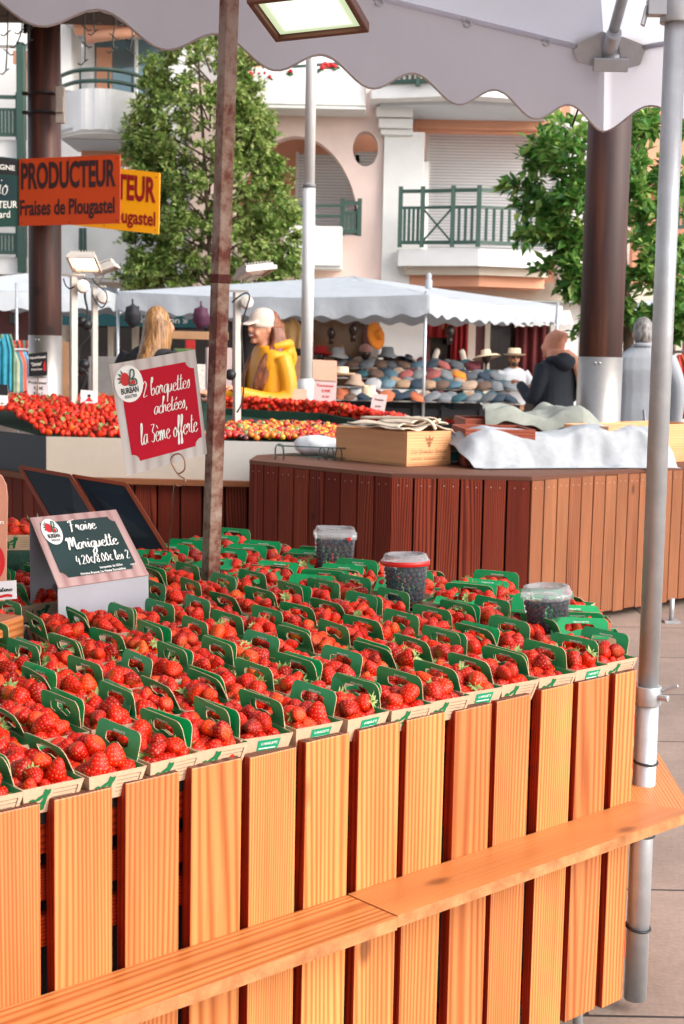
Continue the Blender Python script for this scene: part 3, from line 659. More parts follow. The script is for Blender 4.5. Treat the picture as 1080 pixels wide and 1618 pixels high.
def flood(name, A, B, D, label, emit, glassc, bracket_to, tube_c):
    """square floodlight: A-B its lower edge, D the corner beyond A"""
    L = thing(name, (A + B) / 2, label, 'lamp'); x = (B - A); y = (D - A); w, h = x.length, y.length; x.normalize(); y = (y - x * y.dot(x)).normalized(); n = x.cross(y)
    if n.z > 0: n = -n
    def P(a, b, k): return A + x * a + y * b + n * k
    m = MB(); bw = .016
    R = axes(x, y, x.cross(y))
    for c, s in (((w / 2, -bw / 2), (w + 2 * bw, bw)), ((w / 2, h + bw / 2), (w + 2 * bw, bw)), ((-bw / 2, h / 2), (bw, h)), ((w + bw / 2, h / 2), (bw, h))): m.box(P(c[0], c[1], -.006), (s[0], s[1], .03), R)
    m.build('frame', tube_c, L, bevel=.004)
    m = MB(); m.box(P(w / 2, h / 2, -.03), (w, h, .022), R); 
    for i in range(9): m.box(P(w * (i + .5) / 9, h / 2, -.05), (.004, h * .8, .025), R)
    m.build('heat_sink', tube_c, L)
    m = MB(); m.add([P(.004, .004, -.004), P(w - .004, .004, -.004), P(w - .004, h - .004, -.004), P(.004, h - .004, -.004)], [(0, 1, 2, 3)], [[(0, 0), (1, 0), (1, 1), (0, 1)]])
    t = NT('lamp glass ' + name); uv = t.n('UVMap').outputs[0]; s_ = t.n('SeparateXYZ', i_Vector=uv)
    dx = t.math('ABSOLUTE', t.math('SUBTRACT', s_.outputs[0], .5)); dy = t.math('ABSOLUTE', t.math('SUBTRACT', s_.outputs[1], .5)); mx = t.math('MAXIMUM', dx, dy)
    e = t.ramp(mx, [(.2, (1, 1, 1)), (.44, glassc)]); t.l(e, t.b.inputs['Emission Color']); t.b.inputs['Emission Strength'].default_value = emit; t.b.inputs['Roughness'].default_value = .2
    m.build('glass', t.m, L)
    m = MB(); c0 = P(0, h * .45, -.03); c1 = P(w, h * .45, -.03); q = Vector(bracket_to)
    m.tube([c0, c0 + (q - c0) * .4 - n * .02, q], .008, 6, flat=.4); m.tube([c1, c1 + (q - c1) * .4 - n * .02, q], .008, 6, flat=.4); m.build('bracket', tube_c, L)
    return L
LBR = M('brown lamp housing', '#7a5140', .5, .3, .15)
flood('flood_lamp', onY(441, 58, 3.98), onY(572, 44, 3.92), onY(374, 8, 3.8), 'lit square flood lamp fixed to the rusty pole, at the top of the photo', 1.1, (.16, .22, .13), onY(362, -45, 4.05), LBR)
# ================================================================== signs on the near counter
BORDER = wood('whitewashed sign border', '#d9d4d2', '#b9aaa6', '#cfc6c2', rings=4, rough=.5, coat=.1, knots=False, isl=.02)
PINKB = wood('pink washed sign border', '#c9aaa6', '#a47a78', '#b99490', rings=4, rough=.5, coat=.1, knots=False, isl=.02)
CRIM = M('crimson laminated print', '#b8042c', .5, var=.08, scale=5, spec=.2, hue='#c20c22'); CHALK = M('dark teal chalkboard print', '#15342f', .35, var=.2, scale=4, coat=.15)
LEAFG = M('logo green', '#2c5a44', .5, var=.05); CARDW = M('white card', '#d9d6d8', .6, var=.04); GREYW = M('white enamelled tin', '#9d9ba3', .4, var=.05)
def emblem(m, f, cx, cy, rx, ry, oval, red, grn, blk):
    """round white badge with the strawberry and its letter shape"""
    disc(m, f, cx, cy, rx, ry, 2, oval, 40)
    g = lambda a, b, k=3.: f(cx + a * rx, cy + b * ry, k)
    m.add([g(-.22 + .34 * math.cos(t) * (1 - .12 * math.sin(t)), .28 + .36 * math.sin(t)) for t in np.linspace(0, 6.1, 22)], [list(range(22))], None, red)
    P = [g(a, b, 4) for a, b in [(p.x, p.y) for p in catmull([(.02, -.1, 0), (.12, .3, 0), (.25, .72, 0), (.45, .66, 0), (.42, .38, 0), (.22, .22, 0), (.5, .2, 0), (.55, -.05, 0), (.3, -.12, 0), (.02, -.1, 0)], 4)]]
    nr = (g(1, 0) - g(0, 0)).cross(g(0, 1) - g(0, 0)).normalized(); m.ribbon(P, .11 * rx * (f(1, 0) - f(0, 0)).length, nr, grn)
    m.add([g(a, b, 3) for a, b in ((.1, .05), (.3, .22), (.48, .08), (.4, -.06), (.12, -.08))], [(0, 1, 2, 3, 4)], None, red)
    for t in (2.0, 2.5, 3.0, 3.5): 
        a, b = -.22 + .34 * math.cos(t), .3 + .34 * math.sin(t); d_x, d_y = math.cos(t), math.sin(t)
        m.add([g(a - .07 * d_y, b + .07 * d_x), g(a + .07 * d_y, b - .07 * d_x), g(a + .26 * d_x, b + .22 * d_y)], [(0, 1, 2)], None, grn)
    put_text(m, 'BURBAN', lambda a, b: g(a, b, 3), -.62, -.5, .3, 1.24, blk, .03); put_text(m, 'PRODUCTEUR', lambda a, b: g(a, b, 3), -.42, -.76, .16, .86, blk, .02)
def framed(m, f, L, R_, B, T, mat, c, d):
    q = [(L + c * math.sin(t), B + d * math.cos(t)) for t in np.linspace(0, math.pi / 2, 6)]; q2 = [(1 - R_ - c * math.sin(t), 1 - T - d * math.cos(t)) for t in np.linspace(0, math.pi / 2, 6)]
    q3 = [(1 - R_ - c * math.cos(t), B + d * math.sin(t)) for t in np.linspace(0, math.pi / 2, 6)]
    polyf(m, f, q + q3 + q2 + [(L, 1 - T)], 1, mat)
# -- the offer card on its wire clip
off_ = thing('offer_sign', onz(262, 893, .86), 'crimson sign with white handwriting, held by a wire clip above the strawberries', 'sign')
Yq = 4.12; TL, TR, BR, BL = onY(172, 576, Yq), onY(308, 552, Yq + .04), onY(327, 717, Yq + .04), onY(200, 752, Yq); f = quadmap(TL, TR, BR, BL, .0012)
m = MB(); nn = (TR - TL).cross(TL - BL).normalized(); vs = [BL, BR, TR, TL]; m.add(vs + [p - nn * .003 for p in vs], [(0, 1, 2, 3), (7, 6, 5, 4), (0, 4, 5, 1), (1, 5, 6, 2), (2, 6, 7, 3), (3, 7, 4, 0)], [[(0, 0), (.1, 0), (.1, .3), (0, .3)]] * 6, 0)
framed(m, f, .095, .04, .1, .1, 1, .09, .07)
emblem(m, f, .19, .8, .165, .165, 2, 3, 4, 5)
put_script(m, '2 barquettes', lambda a, b: f(a, b, 3), .33, .655, .56, 1.25, 2, .15); put_script(m, 'achetées,', lambda a, b: f(a, b, 3), .43, .48, .4, 1.15, 2, .15); put_script(m, 'la 3ème offerte', lambda a, b: f(a, b, 3), .225, .235, .69, 1.5, 2, .16)
m.build('card', [BORDER, CRIM, WHITE, REDINK, LEAFG, INK], off_)
WIRE = M('brass wire', '#a07a62', .35, .8, .1)
m = MB(); base = onz(262, 893, .86); top = onY(277, 752, Yq - .02); q = lambda x, y, d=-.02: onY(x, y, Yq + d)
m.tube([base - V(0, 0, .03), base + (top - base) * .5] + catmull([q(276, 765), q(282, 768), q(291, 764), q(292, 757), q(284, 752), q(276, 742), q(270, 728), q(273, 720), q(283, 717), q(291, 726), q(291, 742), q(281, 748), q(274, 738)], 4), .0024, 6); m.build('wire_clip', WIRE, off_)
# -- variety and price stand
vs_ = thing('price_stand', st(-.6, 1.19, .835), 'dark teal price stand on a white foot, naming the Mariguette strawberries', 'sign')
BL, BR, TL, TR = onz(92, 929, .955), onz(235, 908, .955), onz(47, 818, 1.10), onz(183, 805, 1.10)
f = quadmap(TL, TR, BR, BL, .0012); nn = (TR - TL).cross(TL - BL).normalized()
m = MB(); vs = [BL, BR, TR, TL]; m.add(vs + [p - nn * .003 for p in vs], [(0, 1, 2, 3), (7, 6, 5, 4), (0, 4, 5, 1), (1, 5, 6, 2), (2, 6, 7, 3), (3, 7, 4, 0)], [[(0, 0), (.1, 0), (.1, .3), (0, .3)]] * 6, 0)
framed(m, f, .075, .085, .11, .1, 1, .06, .08); emblem(m, f, .165, .76, .105, .19, 2, 3, 4, 5)
put_script(m, 'Fraise', lambda a, b: f(a, b, 3), .36, .73, .3, 1.3, 2, .18); put_script(m, 'Mariguette', lambda a, b: f(a, b, 3), .25, .47, .57, 1.3, 2, .18); put_script(m, '4.20€/8.00€ les 2', lambda a, b: f(a, b, 3), .28, .255, .6, 1.4, 2, .17)
put_text(m, 'barquette de 250gr', lambda a, b: f(a, b, 3), .5, .165, .03, .26, 2, .02); put_text(m, 'Origine France, La Haute Escoubline', lambda a, b: f(a, b, 3), .27, .11, .03, .5, 2, .02); put_text(m, 'cat. 1', lambda a, b: f(a, b, 3), .84, .155, .025, .07, 2, .02)
m.build('panel', [PINKB, CHALK, WHITE, REDINK, LEAFG, INK], vs_)
m = MB(); FL, FR = V(BL.x, BL.y, .836), V(BR.x, BR.y, .836); m.add([FL, FR, BR - nn * .0035, BL - nn * .0035, FL + (BL - FL) * 0 + DV * .004, FR + DV * .004, BR - nn * .0035 + DV * .004, BL - nn * .0035 + DV * .004], [(0, 1, 2, 3), (4, 5, 6, 7), (0, 3, 7, 4), (1, 2, 6, 5)])
rear = (TL + TR) / 2 - nn * .004; m.add([TL - nn * .004, TR - nn * .004, V(TR.x, TR.y, .836), V(TL.x, TL.y, .836)], [(0, 1, 2, 3)]); m.build('foot', GREYW, vs_)
# -- two dark boards leaning behind it
SLATE = M('slate board', '#0f1c28', .45, var=.15)
def leaning(TL, TR, BR, BL, label):
    t = thing('slate_board', (BL + BR) / 2, label, 'board'); n = (TR - TL).cross(TL - BL).normalized(); m = MB(); vs = [BL, BR, TR, TL]
    m.add(vs + [p - n * .006 for p in vs], [(0, 1, 2, 3), (7, 6, 5, 4), (0, 4, 5, 1), (1, 5, 6, 2), (2, 6, 7, 3), (3, 7, 4, 0)]); m.build('panel', SLATE, t)
    m = MB()
    for a, b in ((BL, TL), (TL, TR), (TR, BR)): m.beam(a, b, .006, .012, n)
    m.build('frame', W_MAHOG, t); return t
Yb = 4.62
leaning(onY(31, 738, Yb + .1), onY(110, 752, Yb), onY(205, 905, Yb - .22), onY(128, 905, Yb - .12), 'blank slate board leaning back, left one of the pair behind the price stand')
leaning(onY(114, 752, Yb + .02), onY(199, 766, Yb - .04), onY(262, 868, Yb - .2), onY(183, 868, Yb - .12), 'blank slate board leaning back, right one of the pair behind the price stand')
# -- raised shelf of punnets at the left
tier = thing('raised_shelf', onz(40, 880, .93), 'raised shelf covered with dark grass matting behind the price stand', 'shelf')
GRASS = M('dark artificial grass', '#16402f', .9, var=.4, scale=120, bump=.8, bscale=300)
pc = onz(50, 876, .94); uu, vv = uvof(pc); R_ = axes(DU, DV, ZZ)
uS, vS = uu, vv + .15
m = MB(); m.box(st(uS - .3, vS, .9), (1.0, .32, .1), R_); m.build('grass_mat', GRASS, tier, bevel=.01)
m = MB(); m.box(st(uS - .3, vS - .17, .865), (1.02, .018, .06), R_, 0, 0); m.build('edge_board', W_MAHOG, tier)
for i in range(3):
    punnet(st(uS + .02 - i * .118, vS - .04, .95), RZ0 - .5, ['punnet of strawberries on the raised shelf beside the slate board', 'punnet of strawberries on the raised shelf behind the bottle sign', 'punnet of strawberries at the hidden end of the raised shelf'][i], 'strawberry punnets on the raised shelf')
# -- box, card and bottle-shaped sign at the left edge
bx = WBOX; c0 = onz(38, 1016, .86); ub, vb = uvof(c0)
m = MB(); Rb = axes(rmat(0, 0, .5) @ DU, rmat(0, 0, .5) @ DV, ZZ); ctr = c0 + (-(Rb @ V(1, 0, 0))) * .1 + (Rb @ V(0, 1, 0)) * .07 + V(0, 0, .03)
m.box(ctr, (.2, .14, .07), Rb, 0, 0); boxo = m.build('wooden_block', [W_ORANGE], None, bevel=.004); tag(boxo, 'orange pine block at the left edge carrying a small card', 'block')
BP = onY(-2, 745, 3.05); YB = 3.12
cd = MB(); f = quadmap(onY(-40, 922, YB), onY(25, 917, YB), onY(26, 946, YB), onY(-40, 951, YB), .001); rect(cd, f, 0, 0, 1, 1, 0, 0); rect(cd, f, 0, 0, 1, 1, -3, 0)
put_script(cd, 'Clotine', lambda a, b: f(a, b, 2), .4, .45, .5, 1.3, 1, .2); cd.ribbon([f(.3 + .6 * i / 10, .2 + .03 * math.sin(i), 2) for i in range(11)], .006, (f(0, 1) - f(0, 0)).cross(f(1, 0) - f(0, 0)).normalized(), 2)
tag(cd.build('name_card', [CARDW, INK, REDINK]), 'small white handwritten card standing on the orange block', 'card')
PEACH = M('peach printed board', '#c98a72', .4, var=.12, scale=6)
bs = MB(); f = quadmap(onY(-80, 745, YB + .06), onY(12, 745, YB + .06), onY(8, 950, YB + .06), onY(-80, 950, YB + .06), .001)
pts = [(0, 0), (.98, 0), (1, .1), (1, .8), (.97, .9), (.9, .96), (.8, 1.), (.5, 1.08), (.2, 1.), (0, .9)]
A = [f(a, b, 0) for a, b in pts]; bs.add(A + [p + V(0, .008, 0) for p in A], [list(range(10)), [10 + k for k in range(10)][::-1]] + [(k, 10 + k, 10 + (k + 1) % 10, (k + 1) % 10) for k in range(10)], None, 0)
disc(bs, f, .82, .3, .16, .13, 1, 1); disc(bs, f, .8, .3, .09, .08, 2, 2); put_text(bs, 'Création', lambda a, b: f(a, b, 2), .4, .6, .03, .55, 2, .02)
for i in range(3): rect(bs, f, .55, .12 - .045 * i, .98, .128 - .045 * i, 1, 1)
tag(bs.build('bottle_sign', [PEACH, REDINK, WHITE]), 'tall rounded peach sign board with a red fruit at the left edge', 'sign')
o = STUFF.build('strawberries', [BERRY, CALYX]); tag(o, 'ripe red strawberries filling the punnets behind the front row', 'strawberries', 'strawberries on the orange counter', 'stuff')
# ================================================================== dark plank counter across the aisle
K0 = onz(840, 757, .86); K0.z = 0; K1 = onz(618, 752, .86); K1.z = 0; KL = onz(393, 730, .86); KL.z = 0
K0b = K0 + DU * 4.2; KLb = KL + V(.02, .4, 0); BK = [K0, K0b, K0b + DV * 1.35, KLb + DU * 1.2 + DV * .1, KLb, KL, K1]
c2 = thing('market_counter', (K0 + K1) / 2, 'dark red and tan plank counter across the aisle, carrying a wine crate and draped cloth', 'market counter')
m = MB(); nM = V(-.047, -1, 0).normalized(); nL = (KL - K1).cross(ZZ).normalized(); nL = nL if nL.y < 0 else -nL
slatted(m, K1, K0, .05, .8495, .114, .012, .024, nM, 0, 0, .003, screw=2)
slatted(m, K1 + (KL - K1).normalized() * .004, KL, .05, .8495, .112, .012, .024, nL, 0, 0, screw=2)
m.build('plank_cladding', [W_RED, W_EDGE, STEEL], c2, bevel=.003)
m = MB(); slatted(m, K0 + DU * .006, K0b, .05, .8495, .1, .009, .024, -DV, 0, 0, screw=2); m.build('sunlit_plank_cladding', [W_TAN, W_EDGE, STEEL], c2, bevel=.003, label='plank side facing right, paler from weathering and painted sunlight')
m = MB(); ctr = sum((Vector(p) for p in BK), Vector()) / len(BK)
for k in range(len(BK)):     # top boards laid as rings round the edge
    A, B = BK[k], BK[(k + 1) % len(BK)]
inner = [ctr + (p - ctr) * .9 for p in BK]
for k in range(len(BK)):
    A, B, B2, A2 = BK[k], BK[(k + 1) % len(BK)], inner[(k + 1) % len(BK)], inner[k]; d = (B - A).normalized(); q = d.cross(ZZ) * -1
    loc = lambda P: ((P - A).dot(q), (P - A).dot(d))
    n_ = 3
    for i in range(n_):
        t0, t1 = i / n_ + .01, (i + 1) / n_ - .0
        m.prism([loc(A.lerp(A2, t0)), loc(B.lerp(B2, t0)), loc(B.lerp(B2, t1)), loc(A.lerp(A2, t1))], A + ZZ * .8725, q, d, -.022)
poly = inner; A = poly[0]
m.prism([((P - A).dot(DV), (P - A).dot(DU)) for P in poly], A + ZZ * .871, DV, DU, -.02)
m.build('counter_top', [W_TOP], c2)
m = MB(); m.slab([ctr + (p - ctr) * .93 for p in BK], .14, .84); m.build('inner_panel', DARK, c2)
for P in (onz(1060, 983, 0), K1 + V(.1, .15, 0), K0 + V(0, .15, 0)):
    m = MB(); P = V(P.x, P.y, 0); m.tube([P + V(0, 0, .012), P + V(0, 0, .14)], .014, 10); m.box(P + V(0, 0, .006), (.09, .09, .012)); m.build('leg', STEEL, c2)
ZT = .873
def bpt(x, y): return onz(x, y, ZT)
def ubox(m, FLt, FRt, depth, h, th=.012, mats=(0,), lid=False):
    """open box from its front bottom edge"""
    d = (FRt - FLt); w = d.length; d.normalize(); q = V(-d.y, d.x, 0); R = axes(d, q, ZZ); c = lambda a, b, z: FLt + d * a + q * b + ZZ * z
    m.box(c(w / 2, th / 2, h / 2), (w, th, h), R, 0, 0); m.box(c(w / 2, depth - th / 2, h / 2), (w, th, h), R, 0, 0)
    m.box(c(th / 2, depth / 2, h / 2), (th, depth - 2 * th, h - .002), R, 0, 1); m.box(c(w - th / 2, depth / 2, h / 2), (th, depth - 2 * th, h - .002), R, 0, 1)
    m.box(c(w / 2, depth / 2, .006), (w - 2 * th, depth - 2 * th, .01), R, 0, 0); return d, q, c
# wine crate
CB = bpt(642, 737); CRt = bpt(711, 734); CLf = bpt(530, 725)
cr = thing('wine_crate', CB, 'pale pine wine crate with branded lettering, standing on the dark plank counter', 'crate')
m = MB(); d1 = (CRt - CB); d1.z = 0; w1 = d1.length; d1.normalize(); d2 = V(-d1.y, d1.x, 0); depth = max(.3, (CLf - CB).dot(d2)); hC = .2
dl = (CLf - CB); 
R = axes(d1, d2, ZZ)
# sheared footprint: follow the two edges that show
e1 = (CRt - CB); e2 = (CLf - CB); e2 = d2 * e2.length * .96 + d1 * (-.02) if False else e2
def wall(m, A, B, h, th, inn):
    d = (B - A); L = d.length; d.normalize(); m.box((A + B) / 2 + inn * th / 2 + ZZ * h / 2, (L, th, h), axes(d, d.cross(ZZ) * -1, ZZ), 0, 0)
n1 = e1.cross(ZZ).normalized(); n1 = n1 if n1.y < 0 else -n1; n2 = e2.cross(ZZ).normalized(); n2 = n2 if n2.x < 0 else -n2
wall(m, CB, CRt, hC, .014, -n1); wall(m, CB + e2, CRt + e2, hC, .014, n1); wall(m, CB + e2 * .025, CLf - e2 * .02, hC - .002, .014, -n2); wall(m, CRt + e2 * .025, CRt + e2 * .98, hC - .002, .014, n2)
m.slab([CB, CRt, CRt + e2, CLf], ZT + .004, ZT + .014)
f = quadmap(CB + ZZ * hC, CRt + ZZ * hC, CRt, CB, .0012)
BURN = M('burnt lettering', '#8a5230', .7)
put_script(m, 'Les Grandes Graves'.replace('v', 'v'), f, .09, .36, .8, 1.2, 1, .13)
put_text(m, 'GRAND   BORDEAUX   VIN', f, .1, .17, .06, .8, 1); disc(m, f, .5, .66, .06, .05, 1, 1, 12); polyf(m, f, [(.42, .72), (.58, .72), (.6, .86), (.54, .78), (.5, .9), (.46, .78), (.4, .86)], 1, 1)
rect(m, f, .47, .54, .53, .62, 1, 1); m.build('box', [W_CRATE, BURN], cr)
# folded cloth on the crate
CLOTHB = M('beige linen', '#c9b8a4', .9, var=.12, scale=20, bump=.3, bscale=300)
def cloth(name, fn, nu, nv, mat, label, cat, solid=.004, group=None):
    m = MB(); m.grid(fn, nu, nv, 0); o = m.build(name, mat, solid=solid, sub=1); return tag(o, label, cat, group)
P0 = CB + ZZ * (hC + .012)
def fold(i):
    def fn(a, b):
        p = P0 + e1 * (-.08 + 1.22 * a) + e2 * (.02 + .9 * b); z = .012 * i + .016 * mnoise.noise(V(a * 5, b * 4, i)) + .03 * math.exp(-((a - .55 - .3 * b) / .12) ** 2)
        e = max(0, a - .93) * .5; return p + ZZ * (z - e)
    return fn
m = MB(); m.grid(fold(0), 26, 20); m.grid(lambda a, b: fold(1.6)(a * .8 + .05, b * .8 + .1 + .04 * math.sin(a * 7)), 26, 20); m.grid(lambda a, b: fold(2.8)(.25 + a * .7, .05 + b * .5 + .05 * math.sin(a * 9)), 26, 16)
m.tube(catmull([P0 + e1 * a + e2 * b + ZZ * z for a, b, z in ((.1, .7, .05), (.35, .25, .06), (.5, .02, .05), (.58, -.03, .0), (.62, .03, .04), (.9, .1, .05), (1.08, .25, .03))], 6), .008, 6, flat=.5)
tag(m.build('folded_cloth', CLOTHB, solid=.006), 'crumpled beige linen cloth lying on the pine wine crate', 'cloth')
# draped boxes and pale cloth
BL_ = bpt(733, 737)
m = MB(); q0 = BL_; ubox(m, q0, q0 + DU * .02 + V(.4, .02, 0), .5, .22); tag(m.build('wooden_crate', [W_MAHOG], bevel=.003), 'red brown wooden crate, its left end sticking out from under the pale cloth', 'crate')
m = MB(); q1 = q0 + V(.05, .62, 0); ubox(m, q1, q1 + V(.55, .05, 0), .4, .25); tag(m.build('wooden_crate', [W_MAHOG], bevel=.003), 'red brown wooden crate with grey cloth over it, behind the pale cloth', 'crate')
q2 = onz(985, 740, ZT) + DV * .12; m = MB(); ubox(m, q2, q2 + DU * .95, .34, .24); tag(m.build('wooden_crate', [W_CRATE], bevel=.003), 'light orange wooden crate behind the galvanised pole, right of the pale cloth', 'crate')
PALE = NT('pale woven cloth'); co = PALE.n('TexCoord').outputs['Object']; w_ = PALE.n('TexChecker', i_Vector=co, i_Scale=60.); n_ = PALE.n('TexNoise', i_Vector=co, i_Scale=30., i_Detail=4.)
PALE.l(PALE.mixc(n_.outputs[0], srgb('#a9acaf'), srgb('#90949a')), PALE.b.inputs['Base Color']); PALE.b.inputs['Roughness'].default_value = .85; PALE.bump(n_.outputs[0], .3, .006); PALE = PALE.m
A0, A1 = bpt(770, 742), onz(1068, 741, ZT); dA = (A1 - A0); LA = dA.length; dA.normalize(); nA = V(-dA.y, dA.x, 0)
def drape(a, b):
    # a along the edge, b from the front foot (0) over the top to the back (1)
    s = a * (LA + .06) - .03; top = np.interp(a, [0, .05, .12, .25, .4, .55, .68, .8, .9, .96, 1], [.13, .2, .235, .215, .2, .225, .255, .24, .255, .24, .14])
    prof = np.interp(b, [0, .12, .3, .42, .55, .8, 1], [.01, .05, .62, .9, 1., .97, .8]); back = np.interp(b, [0, .12, .3, .42, .55, 1], [0, .035, .1, .14, .24, .55])
    z = top * prof; w = mnoise.noise(V(s * 5, b * 3, 1.3)); w2 = mnoise.noise(V(s * 14, b * 5, 4.)); r = abs(mnoise.noise(V(s * 3.3 + b * 1.5, b * 2.2, 9.)))
    amp = .025 + .06 * math.sin(math.pi * min(1, b * 1.8)); z += amp * (w * .6 + mnoise.noise(V(s * 10, b * 4.5, 2.)) * .38 - r * .55) * (0 if b < .02 else 1)
    off = back + (.05 * w + .012 * w2) * math.sin(math.pi * min(1., b * 1.5)) + .05 * math.sin(s * 3.) * (1 - b) * .5
    left = -.2 * min(b, .45) * (1 - a) ** 3
    return A0 + dA * (s + left) + nA * off + ZZ * max(.006, z)
cloth('draped_cloth', drape, 110, 44, PALE, 'pale grey crumpled cloth draped over crates at the right end of the dark plank counter', 'cloth', .003)
GRCL = M('grey green cloth', '#8d9087', .9, var=.15, scale=14, bump=.4, bscale=200)
G0 = q1 + V(-.0, .0, .27)
def drape2(a, b):
    w = mnoise.noise(V(a * 6, b * 4, 7.)); return G0 + V(.12 + a * .72, -.06 + b * .45 + .03 * w, (.03 + .045 * w - .5 * max(0, .12 - b) * 1.5 - .4 * max(0, a - .85)) + .03 * math.sin(a * 9 + b * 2))
cloth('folded_cloth', drape2, 60, 24, GRCL, 'grey green cloth bundled on the crate behind the pale cloth', 'cloth')
# wire rack with a white bag, and a plastic pack
WIRE2 = M('green coated wire', '#27473f', .4, .4, .1)
m = MB(); a0 = onz(434, 727, ZT); 
for k in range(2):
    o_ = a0 + V(0, .012 + .1 * k, 0); m.tube(catmull([o_, o_ + V(.0, 0, .07), o_ + V(.02, 0, .09), o_ + V(.045, 0, .07), o_ + V(.05, 0, 0)], 4), .003, 6)
m.tube([a0 + V(.02, .02, .085), a0 + V(.42, .12, .07)], .004, 6); m.tube([a0 + V(.0, .02, .03), a0 + V(.42, .12, .01)], .003, 6)
for k in range(3):
    o_ = a0 + V(.26 + .05 * k, .08, 0); m.tube(catmull([o_, o_ + V(.005, 0, .06), o_ + V(.02, 0, .075), o_ + V(.035, 0, .06), o_ + V(.04, 0, 0)], 4), .004, 6)
tag(m.build('wire_rack', WIRE2), 'low green wire rack at the left back of the dark plank counter', 'rack')
BAGW = M('white plastic bag', '#d8dade', .4, var=.06, bump=.4, bscale=30)
m = MB(); bc = onz(505, 722, ZT) + V(.02, .16, .05); m.ell(bc, (.19, .13, .07), rmat(0, .1, .1), 24, 14, 0, lambda q: q * (1 + .18 * mnoise.noise(q * 14))); tag(m.build('plastic_bag', BAGW), 'slumped white plastic bag in the wire rack beside the wine crate', 'bag')
PK = M('printed plastic pack', '#9aa59a', .35, var=.3, scale=12); m = MB(); pc = onz(722, 733, ZT) + V(-.0, .12, 0); m.box(pc + V(0, 0, .075), (.15, .1, .15), rmat(0, 0, .3), 0); m.box(pc + V(0, -.004, .04), (.152, .1, .05), rmat(0, 0, .3), 1)
m.box(pc + V(.0, -.004, .115), (.152, .1, .012), rmat(0, 0, .3), 2); tag(m.build('food_pack', [PK, M('pack teal', '#1d7f7c', .4), M('pack lime', '#aebb2e', .4)], bevel=.01), 'small printed food pack squeezed between the wine crate and red crate', 'pack')
# ================================================================== white fronted counter with tomatoes and strawberries
Y3 = 9.35; k3 = onY(73, 752, Y3); zP = k3.z; k3.z = 0; zT = onY(73, 690, Y3).z
e3 = onY(560, 752, Y3 - .1); e3.z = 0
l3 = k3 + DV * 3.0
c3 = thing('market_counter', k3, 'white fronted counter behind the signs, heaped with tomatoes and loose strawberries', 'market counter')
PAN = M('cream lacquered panel', '#b9ada0', .5, var=.08, scale=3); NAVY = M('navy panel', '#1c2836', .5, var=.15, scale=3); PANW = M('pale grey panel', '#bdb9b4', .5, var=.06, scale=3)
d3 = (e3 - k3).normalized(); n3 = V(d3.y, -d3.x, 0)
def panel(m, A, B, z0, z1, th, out, mat=0): 
    d = (B - A).normalized(); m.box((A + B) / 2 - Vector(out) * th / 2 + ZZ * (z0 + z1) / 2, ((B - A).length, th, z1 - z0), axes(d, d.cross(ZZ) * -1, ZZ), mat, 0)
m = MB(); mid = k3 + d3 * 1.12; panel(m, k3, mid, zP, zT, .03, n3); panel(m, mid + d3 * .004, e3, zP, zT - .002, .03, n3, 1); m.build('front_panel', [PAN, PANW], c3)
m = MB(); panel(m, k3 + DV * .002, l3, zP, zT, .03, -DU if DU.x > 0 else DU); m.build('side_panel', [NAVY], c3)
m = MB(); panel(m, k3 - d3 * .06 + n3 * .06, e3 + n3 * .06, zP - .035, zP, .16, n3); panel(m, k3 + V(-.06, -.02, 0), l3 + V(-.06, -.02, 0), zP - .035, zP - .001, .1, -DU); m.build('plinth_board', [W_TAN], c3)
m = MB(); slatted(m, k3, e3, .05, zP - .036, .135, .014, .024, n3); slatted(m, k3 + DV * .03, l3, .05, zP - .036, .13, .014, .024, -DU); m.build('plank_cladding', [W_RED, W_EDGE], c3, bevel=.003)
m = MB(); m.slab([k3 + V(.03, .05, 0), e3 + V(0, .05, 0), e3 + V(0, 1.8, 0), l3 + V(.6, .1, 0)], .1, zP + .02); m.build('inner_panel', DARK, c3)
# sloping display
def disp(s, t): return k3 + d3 * s + V(0, 1, 0) * (.04 + t) + ZZ * (zT - .012 + .115 * t)
m = MB(); m.grid(lambda a, b: disp(-1.6 * b * (1 - a) + a * (e3 - k3).length, b * 1.7), 8, 8); m.build('display_mat', GRASS, c3)
TOMC = [('red tomato', '#b3140c'), ('orange tomato', '#d8781c'), ('yellow tomato', '#d9a534'), ('dark tomato', '#4a1416'), ('green tomato', '#7d8a4a'), ('blush tomato', '#c5432a')]
TOMM = [M(n + ' skin', c, .25, var=.15, scale=30, coat=.3) for n, c in TOMC]
tb = MB(); tb.lathe([(0, -.9), (.5, -.82), (.9, -.35), (1, .05), (.85, .55), (.45, .82), (.12, .78), (0, .7)], n=12); TOM_ME = []
for mm in TOMM: TOM_ME.append(tb.mesh('tomato', mm))
kd = k3 + d3 * 1.2; s0 = (onY(352, 690, Y3) - k3).dot(d3); s1 = (onY(548, 690, Y3) - k3).dot(d3); nt_ = 0
TST = MB()
spots = []
for j in range(17):
    for i in range(int((s1 - s0) / .036)):
        s = s0 + (i + .5 * (j % 2)) * .036 + RNG.uniform(-.008, .008); t = .06 + j * .036 + RNG.uniform(-.008, .008)
        if t > .62 - .35 * (s - s0) * .0 + .05 * math.sin(s * 9): continue
        spots.append((t, s))
spots.sort()
ADJ = ['red', 'orange', 'yellow', 'dark purple', 'greenish', 'blush red']
